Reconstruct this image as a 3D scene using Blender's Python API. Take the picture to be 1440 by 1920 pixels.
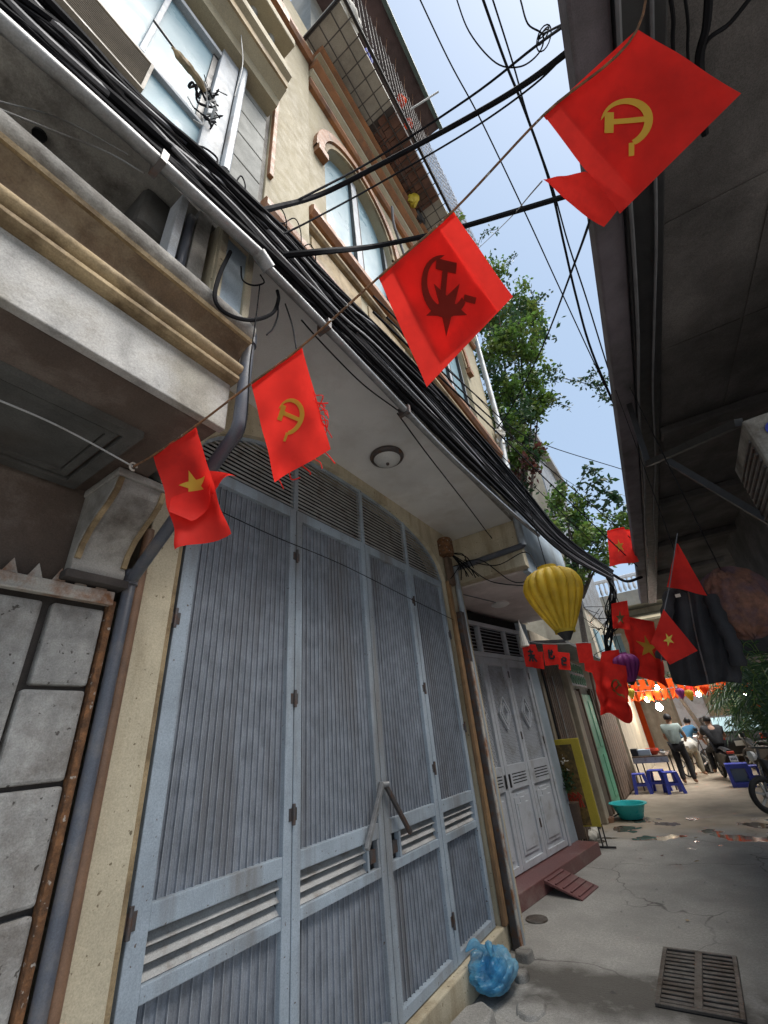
import bpy, bmesh, math, random
from mathutils import Vector, Matrix
for o in list(bpy.data.objects): bpy.data.objects.remove(o)
S = bpy.context.scene
COL = S.collection
random.seed(7)
# ------------------------------------------------------------------ camera
H = 1.70                       # eye height; street level is z = 0, the alley runs along +Y
FOC = 786.778                  # focal length in pixels of the 1440 px wide photograph
RM = Matrix(((0.82292186, -0.33234255, -0.46081238),
             (0.56151782, 0.35213829, 0.74879661),
             (-0.08658729, -0.87495546, 0.47639856)))   # lens axes -> world axes
cam = bpy.data.cameras.new('camera'); camo = bpy.data.objects.new('camera', cam); COL.objects.link(camo)
cx, cy, cz = RM.col[0], -RM.col[1], -RM.col[2]
camo.matrix_world = Matrix(((cx[0], cy[0], cz[0], 0), (cx[1], cy[1], cz[1], 0), (cx[2], cy[2], cz[2], H), (0, 0, 0, 1)))
cam.sensor_fit = 'HORIZONTAL'; cam.sensor_width = 36; cam.lens = FOC * 36 / 1440
cam.clip_start = 0.05; cam.clip_end = 1000
S.camera = camo
# ------------------------------------------------------------------ daylight
SUN_EL, SUN_ROT = math.radians(64), math.radians(82)
W = bpy.data.worlds.new('World'); S.world = W; W.use_nodes = True
nt = W.node_tree; nt.nodes.clear()
sky = nt.nodes.new('ShaderNodeTexSky'); sky.sky_type = 'NISHITA'; sky.sun_disc = False
sky.sun_elevation = SUN_EL; sky.sun_rotation = SUN_ROT; sky.air_density = 1.0; sky.dust_density = 3.0; sky.ozone_density = 1.0
hz = nt.nodes.new('ShaderNodeMix'); hz.data_type = 'RGBA'; hz.inputs[0].default_value = 0.72
hz.inputs[7].default_value = (2.15, 2.85, 3.75, 1)            # thin, even high cloud
nt.links.new(sky.outputs[0], hz.inputs[6])
bg = nt.nodes.new('ShaderNodeBackground'); bg.inputs[1].default_value = 0.07
wo = nt.nodes.new('ShaderNodeOutputWorld')
nt.links.new(hz.outputs[2], bg.inputs[0]); nt.links.new(bg.outputs[0], wo.inputs[0])
sl = bpy.data.lights.new('sun', 'SUN'); sl.energy = 2.2; sl.angle = math.radians(52); sl.color = (1.0, 0.96, 0.9)
so = bpy.data.objects.new('sun', sl); COL.objects.link(so)
sd = Vector((math.sin(SUN_ROT) * math.cos(SUN_EL), math.cos(SUN_ROT) * math.cos(SUN_EL), math.sin(SUN_EL)))
so.rotation_euler = sd.to_track_quat('Z', 'Y').to_euler(); so.location = (0, 0, 30)
S.view_settings.view_transform = 'Standard'; S.view_settings.look = 'None'
S.view_settings.exposure = 1.75; S.view_settings.gamma = 1.0; S.view_settings.use_curve_mapping = False
S.render.engine = 'CYCLES'
S.cycles.max_bounces = 10; S.cycles.diffuse_bounces = 5; S.cycles.transparent_max_bounces = 12

# ------------------------------------------------------------------ helpers
def ray(x, y): return RM @ Vector((x - 720, y - 960, FOC))
def onX(x, y, v): d = ray(x, y); return d * (v / d.x) + Vector((0, 0, H))
def onY(x, y, v): d = ray(x, y); return d * (v / d.y) + Vector((0, 0, H))
def onZ(x, y, v): d = ray(x, y); return d * ((v - H) / d.z) + Vector((0, 0, H))
def onD(x, y, r): d = ray(x, y); d.normalize(); return d * r + Vector((0, 0, H))
V = Vector
MWS = {}                                   # world matrices of thing roots
def mw(o): return MWS.get(o.name, Matrix.Identity(4))

def tag(o, label=None, cat=None, group=None, kind=None):
    if label: o['label'] = label
    if cat: o['category'] = cat
    if group: o['group'] = group
    if kind: o['kind'] = kind
    return o
def thing(name, label, cat, loc=(0, 0, 0), rz=0.0, group=None):
    o = bpy.data.objects.new(name, None); COL.objects.link(o); o.empty_display_size = 0.1
    o.location = loc; o.rotation_euler = (0, 0, rz)
    MWS[o.name] = Matrix.Translation(V(loc)) @ Matrix.Rotation(rz, 4, 'Z')
    return tag(o, label, cat, group)

class MB:
    def __init__(s): s.v = []; s.f = []; s.m = []; s.cm = 0
    def add(s, vs, fs):
        b = len(s.v); s.v += [V(p) for p in vs]; s.f += [[b + i for i in f] for f in fs]; s.m += [s.cm] * len(fs); return s
    def box(s, x0, x1, y0, y1, z0, z1):
        return s.add([(x0,y0,z0),(x1,y0,z0),(x1,y1,z0),(x0,y1,z0),(x0,y0,z1),(x1,y0,z1),(x1,y1,z1),(x0,y1,z1)],
                     [(0,3,2,1),(4,5,6,7),(0,1,5,4),(1,2,6,5),(2,3,7,6),(3,0,4,7)])
    def obox(s, c, a, b, d):
        c, a, b, d = V(c), V(a), V(b), V(d)
        if a.cross(b).dot(d) < 0: a = -a
        vs = [c - a - b - d, c + a - b - d, c + a + b - d, c - a + b - d, c - a - b + d, c + a - b + d, c + a + b + d, c - a + b + d]
        return s.add(vs, [(0,3,2,1),(4,5,6,7),(0,1,5,4),(1,2,6,5),(2,3,7,6),(3,0,4,7)])
    def bar(s, p, q, w, h, up=(0, 0, 1)):
        p, q = V(p), V(q); d = (q - p); L = d.length; d = d / L
        u = V(up)
        if abs(d.dot(u)) > 0.95: u = V((1, 0, 0))
        a = d.cross(u).normalized(); b = a.cross(d).normalized()
        return s.obox((p + q) / 2, a * w / 2, b * h / 2, d * L / 2)
    def prism(s, poly, axis, a0, a1):
        n = len(poly)
        def mk(p, a):
            if axis == 'y': return (p[0], a, p[1])
            if axis == 'x': return (a, p[0], p[1])
            return (p[0], p[1], a)
        vs = [mk(p, a0) for p in poly] + [mk(p, a1) for p in poly]
        fs = [tuple(range(n)), tuple(range(2 * n - 1, n - 1, -1))] + [(i, i + n, (i + 1) % n + n, (i + 1) % n) for i in range(n)]
        return s.add(vs, fs)
    def tube(s, pts, r, n=8, cap=True):
        pts = [V(p) for p in pts]; N = len(pts)
        rs = [r[min(len(r) - 1, round(i * (len(r) - 1) / max(1, N - 1)))] for i in range(N)] if isinstance(r, (list, tuple)) else [r] * N
        t = [(pts[min(i + 1, N - 1)] - pts[max(i - 1, 0)]).normalized() for i in range(N)]
        u = V((0, 0, 1)) if abs(t[0].z) < 0.9 else V((1, 0, 0))
        u = (u - t[0] * u.dot(t[0])).normalized(); vs = []; 
        for i in range(N):
            u = (u - t[i] * u.dot(t[i])).normalized(); w = t[i].cross(u)
            for k in range(n):
                a = 2 * math.pi * k / n; vs.append(pts[i] + (u * math.cos(a) + w * math.sin(a)) * rs[i])
        fs = [(i*n+k, i*n+(k+1) % n, (i+1)*n+(k+1) % n, (i+1)*n+k) for i in range(N-1) for k in range(n)]
        if cap: fs += [tuple(range(n-1, -1, -1)), tuple(range((N-1)*n, N*n))]
        return s.add(vs, fs)
    def lathe(s, prof, c=(0, 0, 0), n=20, lobes=0, amp=0.0):
        c = V(c); vs = []
        for r, z in prof:
            for k in range(n):
                a = 2 * math.pi * k / n; rr = r * (1 + amp * (abs(math.sin(a * lobes / 2)) - 1)) if lobes else r
                vs.append(c + V((rr * math.cos(a), rr * math.sin(a), z)))
        N = len(prof)
        fs = [(i*n+k, i*n+(k+1) % n, (i+1)*n+(k+1) % n, (i+1)*n+k) for i in range(N-1) for k in range(n)]
        return s.add(vs, fs)
    def grid(s, fn, nu, nv):
        vs = [fn(i / nu, j / nv) for j in range(nv + 1) for i in range(nu + 1)]
        w = nu + 1
        return s.add(vs, [(j*w+i, j*w+i+1, (j+1)*w+i+1, (j+1)*w+i) for j in range(nv) for i in range(nu)])
    def build(s, name, mat, parent=None, smooth=False, bevel=0.0, local=False, base=True, normals=True):
        me = bpy.data.meshes.new(name)
        off = V((0, 0, 0)); vs = s.v
        if parent is not None and not local:
            inv = mw(parent).inverted(); vs = [inv @ v for v in vs]
        elif parent is None and base and vs:
            lo = [min(v[i] for v in vs) for i in range(3)]; hi = [max(v[i] for v in vs) for i in range(3)]
            off = V(((lo[0]+hi[0])/2, (lo[1]+hi[1])/2, lo[2])); vs = [v - off for v in vs]
        me.from_pydata([tuple(v) for v in vs], [], s.f)
        mats = mat if isinstance(mat, (list, tuple)) else [mat]
        for m in mats: me.materials.append(m)
        if len(mats) > 1: me.polygons.foreach_set('material_index', s.m)
        if normals:
            bm = bmesh.new(); bm.from_mesh(me); bmesh.ops.recalc_face_normals(bm, faces=bm.faces); bm.to_mesh(me); bm.free()
        if smooth:
            me.polygons.foreach_set('use_smooth', [True] * len(me.polygons))
            try: me.set_sharp_from_angle(angle=math.radians(40))
            except Exception: pass
        o = bpy.data.objects.new(name, me); COL.objects.link(o); o.location = off
        if parent is not None:
            o.parent = parent
            MWS[o.name] = mw(parent)
        else: MWS[o.name] = Matrix.Translation(off)
        if bevel:
            b = o.modifiers.new('bevel', 'BEVEL'); b.width = bevel; b.segments = 2; b.limit_method = 'ANGLE'
        return o

UNIT = {}
def piece(name, mat, parent, x0, x1, y0, y1, z0, z1, local=False):
    """one cheap box-shaped piece: all pieces of a material share one mesh and differ in place and scale"""
    key = mat.name
    if key not in UNIT:
        m = MB().box(-.5, .5, -.5, .5, -.5, .5); me = bpy.data.meshes.new(name); me.from_pydata([tuple(v) for v in m.v], [], m.f); me.materials.append(mat); UNIT[key] = me
    o = bpy.data.objects.new(name, UNIT[key]); COL.objects.link(o)
    c = V(((x0+x1)/2, (y0+y1)/2, (z0+z1)/2))
    if parent is not None:
        o.parent = parent
        if not local: c = mw(parent).inverted() @ c
    o.location = c; o.scale = (abs(x1-x0), abs(y1-y0), abs(z1-z0))
    return o

def smooth_path(pts, n=8):
    """Catmull-Rom through the points"""
    pts = [V(p) for p in pts]
    if len(pts) < 3: return pts
    P = [pts[0] * 2 - pts[1]] + pts + [pts[-1] * 2 - pts[-2]]; out = []
    for i in range(1, len(P) - 2):
        for k in range(n):
            t = k / n; a, b, c, d = P[i-1], P[i], P[i+1], P[i+2]
            out.append(0.5 * ((2*b) + (c-a)*t + (2*a-5*b+4*c-d)*t*t + (3*b-a-3*c+d)*t*t*t))
    out.append(P[-2]); return out
def sag(p, q, s, n=14):
    p, q = V(p), V(q); return [p.lerp(q, i/n) - V((0, 0, s * 4 * (i/n) * (1 - i/n))) for i in range(n + 1)]

# ------------------------------------------------------------------ materials
def mat(name, base, rough=0.7, metal=0.0, var=0.25, scale=6.0, dirt=None, dirt_amt=0.0, dirt_scale=2.0, streak=False,
        bump=0.15, bscale=60.0, spots=None, spot_amt=0.0, transl=0.0, spec=0.5, trans=0.0, alpha=1.0, tint2=None, grain=0.22):
    m = bpy.data.materials.new(name); m.use_nodes = True; t = m.node_tree; t.nodes.clear(); N = t.nodes.new; L = t.links.new
    out = N('ShaderNodeOutputMaterial'); p = N('ShaderNodeBsdfPrincipled')
    geo = N('ShaderNodeNewGeometry')
    p.inputs['Roughness'].default_value = rough; p.inputs['Metallic'].default_value = metal
    p.inputs['Specular IOR Level'].default_value = spec
    p.inputs['Transmission Weight'].default_value = trans; p.inputs['Alpha'].default_value = alpha
    def noise(sc, det=5.0, vec=None, rg=0.55):
        n = N('ShaderNodeTexNoise'); n.inputs['Scale'].default_value = sc; n.inputs['Detail'].default_value = det; n.inputs['Roughness'].default_value = rg
        L(vec if vec is not None else geo.outputs['Position'], n.inputs['Vector']); return n.outputs['Fac']
    def rng(f, a, b, c=0.0, d=1.0):
        r = N('ShaderNodeMapRange'); r.inputs[1].default_value = a; r.inputs[2].default_value = b; r.inputs[3].default_value = c; r.inputs[4].default_value = d
        L(f, r.inputs[0]); return r.outputs[0]
    def mix(f, a, b, mode='MIX'):
        x = N('ShaderNodeMix'); x.data_type = 'RGBA'; x.blend_type = mode
        for i, s_ in ((0, f), (6, a), (7, b)):
            if isinstance(s_, (int, float)): x.inputs[i].default_value = s_
            elif isinstance(s_, tuple): x.inputs[i].default_value = (*s_[:3], 1)
            else: L(s_, x.inputs[i])
        return x.outputs[2]
    c = tuple(base)
    lo = tuple(max(0, k * (1 - var)) for k in c); hi = tuple(min(1, k * (1 + var * 0.6)) for k in c)
    col = mix(rng(noise(scale), 0.3, 0.7), lo, hi)
    if tint2: col = mix(rng(noise(scale * 0.35, 3), 0.45, 0.62), col, tuple(tint2))
    if dirt:
        vec = None
        if streak:
            mp = N('ShaderNodeMapping'); mp.inputs['Scale'].default_value = (1, 1, 0.12); L(geo.outputs['Position'], mp.inputs['Vector']); vec = mp.outputs[0]
        col = mix(rng(noise(dirt_scale, 7, vec, 0.65), 0.62 - 0.35 * dirt_amt, 0.82 - 0.35 * dirt_amt), col, tuple(dirt))
    if spots: col = mix(rng(noise(38, 2), 0.70 - 0.12 * spot_amt, 0.74 - 0.12 * spot_amt), col, tuple(spots))
    if not transl and trans == 0 and grain:
        g1 = rng(noise(170, 3, None, .7), .32, .68, 1 - grain, 1 + grain * .5); g2 = rng(noise(1.1, 4), .3, .7, 1 - grain * .9, 1 + grain * .35)
        mm = N('ShaderNodeMath'); mm.operation = 'MULTIPLY'; L(g1, mm.inputs[0]); L(g2, mm.inputs[1]); col = mix(1.0, col, mm.outputs[0], 'MULTIPLY')
    L(col, p.inputs['Base Color'])
    rr = rng(noise(scale * 2.3), 0.3, 0.7, max(0.02, rough - 0.12), min(1, rough + 0.1)); L(rr, p.inputs['Roughness'])
    if bump:
        b = N('ShaderNodeBump'); b.inputs['Strength'].default_value = bump; b.inputs['Distance'].default_value = 0.01
        L(noise(bscale, 6, None, 0.6), b.inputs['Height']); L(b.outputs[0], p.inputs['Normal'])
    if transl:
        tr = N('ShaderNodeBsdfTranslucent'); L(col, tr.inputs['Color'])
        ms = N('ShaderNodeMixShader'); ms.inputs[0].default_value = transl
        L(p.outputs[0], ms.inputs[1]); L(tr.outputs[0], ms.inputs[2]); L(ms.outputs[0], out.inputs[0])
    else: L(p.outputs[0], out.inputs[0])
    return m
def lamp_mat(name, col, st):
    m = bpy.data.materials.new(name); m.use_nodes = True; t = m.node_tree; t.nodes.clear()
    e = t.nodes.new('ShaderNodeEmission'); e.inputs[0].default_value = (*col, 1); e.inputs[1].default_value = st
    o = t.nodes.new('ShaderNodeOutputMaterial'); t.links.new(e.outputs[0], o.inputs[0]); return m

M = {}
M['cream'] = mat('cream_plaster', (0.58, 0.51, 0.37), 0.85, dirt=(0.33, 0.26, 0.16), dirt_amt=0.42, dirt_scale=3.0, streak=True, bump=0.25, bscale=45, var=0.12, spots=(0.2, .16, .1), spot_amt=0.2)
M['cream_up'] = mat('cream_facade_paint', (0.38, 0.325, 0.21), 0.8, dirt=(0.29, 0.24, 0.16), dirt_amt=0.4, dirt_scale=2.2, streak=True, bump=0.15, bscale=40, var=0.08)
M['trim'] = mat('brown_trim_paint', (0.32, 0.135, 0.05), 0.6, var=0.25, dirt=(0.14, 0.07, 0.04), dirt_amt=0.35, dirt_scale=5, bump=0.15)
M['tan'] = mat('ochre_moulding', (0.40, 0.30, 0.17), 0.8, dirt=(0.15, 0.10, 0.05), dirt_amt=0.5, dirt_scale=5, bump=0.3)
M['conc'] = mat('weathered_concrete', (0.31, 0.30, 0.28), 0.88, dirt=(0.11, 0.095, 0.08), dirt_amt=0.5, dirt_scale=3.5, bump=0.4, bscale=50, tint2=(0.44, 0.42, 0.38))
M['whitewash'] = mat('whitewashed_concrete', (0.52, 0.51, 0.49), 0.9, var=0.4, scale=9, dirt=(0.24, 0.22, 0.19), dirt_amt=0.5, dirt_scale=4.5, bump=0.35, tint2=(0.36, 0.34, 0.29))
M['covebrown'] = mat('stained_brown_cove', (0.15, 0.10, 0.06), 0.85, var=.4, scale=8, dirt=(.26, .2, .13), dirt_amt=.4, dirt_scale=5, bump=.3)
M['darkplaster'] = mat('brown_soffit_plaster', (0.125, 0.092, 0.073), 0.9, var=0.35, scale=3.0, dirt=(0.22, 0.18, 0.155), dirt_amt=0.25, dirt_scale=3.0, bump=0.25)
M['coffer'] = mat('dark_coffer_paint', (0.10, 0.10, 0.095), 0.85, var=0.3, dirt=(0.08, 0.07, 0.06), dirt_amt=0.4)
M['stone'] = mat('grey_stone_block', (0.40, 0.39, 0.37), 0.9, var=0.3, scale=14, dirt=(0.21, 0.19, 0.17), dirt_amt=0.4, dirt_scale=4, bump=0.6, bscale=55, spots=(0.10, .09, .08), spot_amt=0.2)
M['joint'] = mat('dark_mortar', (0.07, 0.06, 0.055), 0.95, var=0.3)
M['steel'] = mat('grey_blue_steel_paint', (0.37, 0.435, 0.50), 0.5, var=0.14, scale=8, dirt=(0.22, 0.22, 0.22), dirt_amt=0.42, dirt_scale=3.5, streak=True, bump=0.08, spots=(0.13, .10, .08), spot_amt=0.1)
M['steel_panel'] = mat('grey_corrugated_steel', (0.25, 0.275, 0.315), 0.5, var=0.3, scale=10, dirt=(0.17, 0.17, 0.18), dirt_amt=0.36, dirt_scale=4.5, streak=True, bump=0.25, bscale=5)
M['rib'] = mat('pale_rib_edge', (0.36, 0.385, 0.42), .5, var=.2, scale=12, bump=0)  # paler grey on the raised rib faces
M['grate'] = mat('worn_iron_grate', (0.13, 0.115, 0.10), .5, metal=.2, var=.4, scale=14, dirt=(.07, .05, .035), dirt_amt=.55, dirt_scale=5, bump=.4)
M['timber'] = mat('orange_brown_timber', (0.34, 0.20, 0.09), .75, var=.3, scale=10, dirt=(.16, .09, .05), dirt_amt=.4, dirt_scale=6, streak=True)
M['slat'] = mat('louvre_slat_paint', (0.42, 0.42, 0.41), 0.55, var=0.15, dirt=(0.25, .22, .19), dirt_amt=.35, dirt_scale=9)
M['dark'] = mat('dark_gap', (0.012, 0.012, 0.013), 0.9, var=0.1, bump=0)
M['hinge'] = mat('hinge_steel', (0.12, 0.11, 0.11), 0.5, metal=0.4, var=0.3, dirt=(0.16, .07, .03), dirt_amt=.4, dirt_scale=14)
M['rust'] = mat('rusty_iron', (0.24, 0.11, 0.045), 0.85, var=0.5, scale=25, dirt=(0.10, 0.05, 0.025), dirt_amt=0.55, dirt_scale=22, bump=0.6, bscale=90, spots=(0.42, .38, .33), spot_amt=.5)
M['whiterust'] = mat('rusted_white_paint', (0.50, 0.47, 0.42), 0.7, var=0.2, dirt=(0.28, 0.12, 0.05), dirt_amt=0.5, dirt_scale=8, bump=0.3)
M['pvc'] = mat('blue_grey_pvc', (0.095, 0.105, 0.13), 0.42, var=0.15, dirt=(0.17, .155, .145), dirt_amt=.35, dirt_scale=6, bump=0.03)
M['pvc_light'] = mat('light_grey_pvc', (0.38, 0.42, 0.45), 0.4, var=0.12, dirt=(0.22, .2, .18), dirt_amt=.35, dirt_scale=4, bump=0.05)
M['brownpipe'] = mat('brown_stained_pipe', (0.22, 0.125, 0.075), 0.6, var=0.25, dirt=(0.12, .075, .05), dirt_amt=.45, dirt_scale=4, bump=0.05)
M['cable'] = mat('black_cable_sheath', (0.012, 0.012, 0.014), 0.85, var=0.3, bump=0, spec=0.08, grain=0)
M['cable_grey'] = mat('grey_cable_sheath', (0.13, 0.13, 0.14), 0.7, var=0.3, bump=0, grain=0)
M['galv'] = mat('galvanised_steel', (0.27, 0.275, 0.28), 0.4, metal=0.2, var=0.25, scale=20, dirt=(0.14, .13, .12), dirt_amt=.35, dirt_scale=6, bump=0.05)
M['soffit'] = mat('grey_canopy_soffit', (0.80, 0.79, 0.77), 0.85, var=0.1, scale=2, dirt=(0.64, 0.61, 0.57), dirt_amt=0.4, dirt_scale=1.6, bump=0.1, grain=.12)
M['soffit_pink'] = mat('pinkish_canopy_soffit', (0.74, 0.65, 0.63), 0.85, var=0.15, scale=2, dirt=(0.55, 0.47, 0.45), dirt_amt=0.4, dirt_scale=1.6, bump=0.1)
M['white'] = mat('white_paint', (0.64, 0.67, 0.71), 0.55, var=0.06, dirt=(0.42, .42, .41), dirt_amt=.3, dirt_scale=4, bump=0.04)
M['paleblue'] = mat('pale_blue_wall', (0.44, 0.53, 0.60), 0.7, var=0.1, dirt=(0.32, .37, .40), dirt_amt=.3, dirt_scale=2, streak=True)
M['white_up'] = mat('dimmed_white_frame', (0.40, 0.43, 0.46), 0.6, var=0.1, dirt=(0.27, .27, .26), dirt_amt=.4, dirt_scale=6, bump=.04)  # white paint darkened for the upper frames standing in full light
M['glass'] = mat('window_glass_film', (0.23, 0.34, 0.39), 0.35, var=0.12, scale=2.5, bump=0, spec=0.1, grain=.08)
M['offwhite'] = mat('off_white_wall', (0.29, 0.29, 0.265), 0.85, var=0.12, dirt=(0.34, .32, .27), dirt_amt=.35, dirt_scale=2.5, streak=True, bump=.15)
M['vent'] = mat('brown_vent_slats', (0.30, 0.26, 0.21), 0.6, var=0.2)
M['red'] = mat('red_flag_cloth', (0.86, 0.040, 0.030), 0.75, var=0.22, scale=5, dirt=(0.62, .03, .025), dirt_amt=.35, dirt_scale=4, transl=0.55, bump=0.1, bscale=400, spec=0.2)
M['yellow'] = mat('yellow_flag_print', (0.72, 0.50, 0.07), 0.75, var=0.08, transl=0.45, bump=0, spec=0.2)
M['orange'] = mat('orange_bunting_cloth', (0.78, 0.11, 0.02), 0.75, var=0.1, transl=0.5, bump=0, spec=0.2)
M['lantern'] = mat('yellow_silk', (0.66, 0.48, 0.045), 0.6, var=0.25, scale=7, dirt=(0.42, .28, .04), dirt_amt=.4, dirt_scale=5, transl=0.5, bump=0.2, bscale=120)
M['purple'] = mat('purple_silk', (0.33, 0.06, 0.28), 0.6, var=0.15, transl=0.35, bump=0.05)
M['black'] = mat('black_paint', (0.018, 0.018, 0.02), 0.5, var=0.2, bump=0.03)
M['blackcloth'] = mat('black_cloth', (0.022, 0.022, 0.026), 0.85, var=0.35, scale=5, bump=0.3, bscale=200)
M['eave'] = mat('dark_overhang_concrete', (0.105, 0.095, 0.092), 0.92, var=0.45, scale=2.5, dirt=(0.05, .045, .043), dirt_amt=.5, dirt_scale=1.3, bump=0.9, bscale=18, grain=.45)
M['eave_edge'] = mat('purple_grey_fascia', (0.15, 0.13, 0.15), 0.85, var=0.25, dirt=(0.075, .07, .07), dirt_amt=.4, dirt_scale=2, streak=False, bump=.3)
M['maroon'] = mat('maroon_granite', (0.20, 0.085, 0.08), 0.4, var=0.25, scale=60, dirt=(0.28, .2, .18), dirt_amt=.3, dirt_scale=3, bump=.1)
M['brick'] = mat('dark_red_brick', (0.17, 0.085, 0.06), 0.9, var=0.35, scale=9, dirt=(0.09, .06, .05), dirt_amt=.4, dirt_scale=6, bump=.4)
M['wire'] = mat('cage_wire', (0.10, 0.09, 0.085), 0.6, metal=.3, var=0.3, bump=0)
M['tile'] = mat('pale_floor_tile', (0.44, 0.42, 0.36), 0.8, var=0.15, dirt=(0.2, .18, .15), dirt_amt=.4)
M['leaf'] = mat('green_leaf', (0.10, 0.20, 0.035), 0.55, var=0.45, scale=9, transl=0.4, bump=0, tint2=(0.13, 0.17, 0.035))
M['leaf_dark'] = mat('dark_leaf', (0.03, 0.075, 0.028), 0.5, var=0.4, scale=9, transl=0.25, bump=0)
M['leaf_red'] = mat('red_brown_leaf', (0.13, 0.045, 0.035), 0.6, var=0.4, scale=9, transl=0.25, bump=0)
M['bark'] = mat('bark', (0.085, 0.065, 0.05), 0.9, var=0.4, scale=20, bump=.5)
M['teal'] = mat('turquoise_plastic', (0.04, 0.55, 0.56), 0.35, var=0.08, bump=.02)
M['blueplastic'] = mat('blue_plastic', (0.05, 0.07, 0.42), 0.4, var=0.15, bump=.02)
M['skin'] = mat('skin', (0.42, 0.23, 0.15), 0.6, var=0.1, bump=0)
M['hair'] = mat('dark_hair', (0.015, 0.012, 0.011), 0.6, var=0.2, bump=.2)
M['wood'] = mat('brown_wood', (0.16, 0.105, 0.07), 0.75, var=0.35, scale=10, dirt=(0.09, .065, .05), dirt_amt=.4, dirt_scale=6, streak=True, bump=.2)
M['greendoor'] = mat('green_door_paint', (0.15, 0.42, 0.26), 0.6, var=0.15, dirt=(0.1, .25, .17), dirt_amt=.3)
M['beige'] = mat('beige_render', (0.46, 0.40, 0.30), 0.85, var=0.2, dirt=(0.28, .23, .17), dirt_amt=.4, dirt_scale=1.5, streak=True, bump=.2)
M['signyellow'] = mat('yellow_sign_board', (0.66, 0.52, 0.05), 0.5, var=0.08, bump=0)
M['signdark'] = mat('dark_sign_print', (0.24, 0.15, 0.04), 0.5, var=0.6, scale=25, tint2=(0.10, 0.07, 0.02), bump=0)
M['signred'] = mat('red_sign_print', (0.5, 0.05, 0.02), 0.5, var=0.1, bump=0)
M['plastic_white'] = mat('white_plastic', (0.72, 0.72, 0.70), 0.4, var=0.06, bump=0)
M['chrome'] = mat('polished_metal', (0.55, 0.55, 0.56), 0.2, metal=0.9, var=.1, bump=0)
M['rubber'] = mat('tyre_rubber', (0.02, 0.02, 0.021), 0.8, var=.2, bump=.2)
M['roofmetal'] = mat('grey_sheet_roof', (0.28, 0.29, 0.30), 0.5, var=0.2, dirt=(0.17, .15, .13), dirt_amt=.4, dirt_scale=2)
M['brownpanel'] = mat('dark_brown_eave_board', (0.095, 0.06, 0.058), 0.85, var=0.25, dirt=(0.06, .045, .045), dirt_amt=.4)
M['greenedge'] = mat('dark_green_edge', (0.07, 0.10, 0.09), 0.7, var=0.2)
M['blueshirt'] = mat('blue_cotton', (0.06, 0.19, 0.33), 0.85, var=.15)
M['greyshirt'] = mat('grey_green_cotton', (0.34, 0.41, 0.38), 0.85, var=.12)
M['cloth_white'] = mat('white_cotton', (0.66, 0.63, 0.56), 0.85, var=.12)
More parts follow.
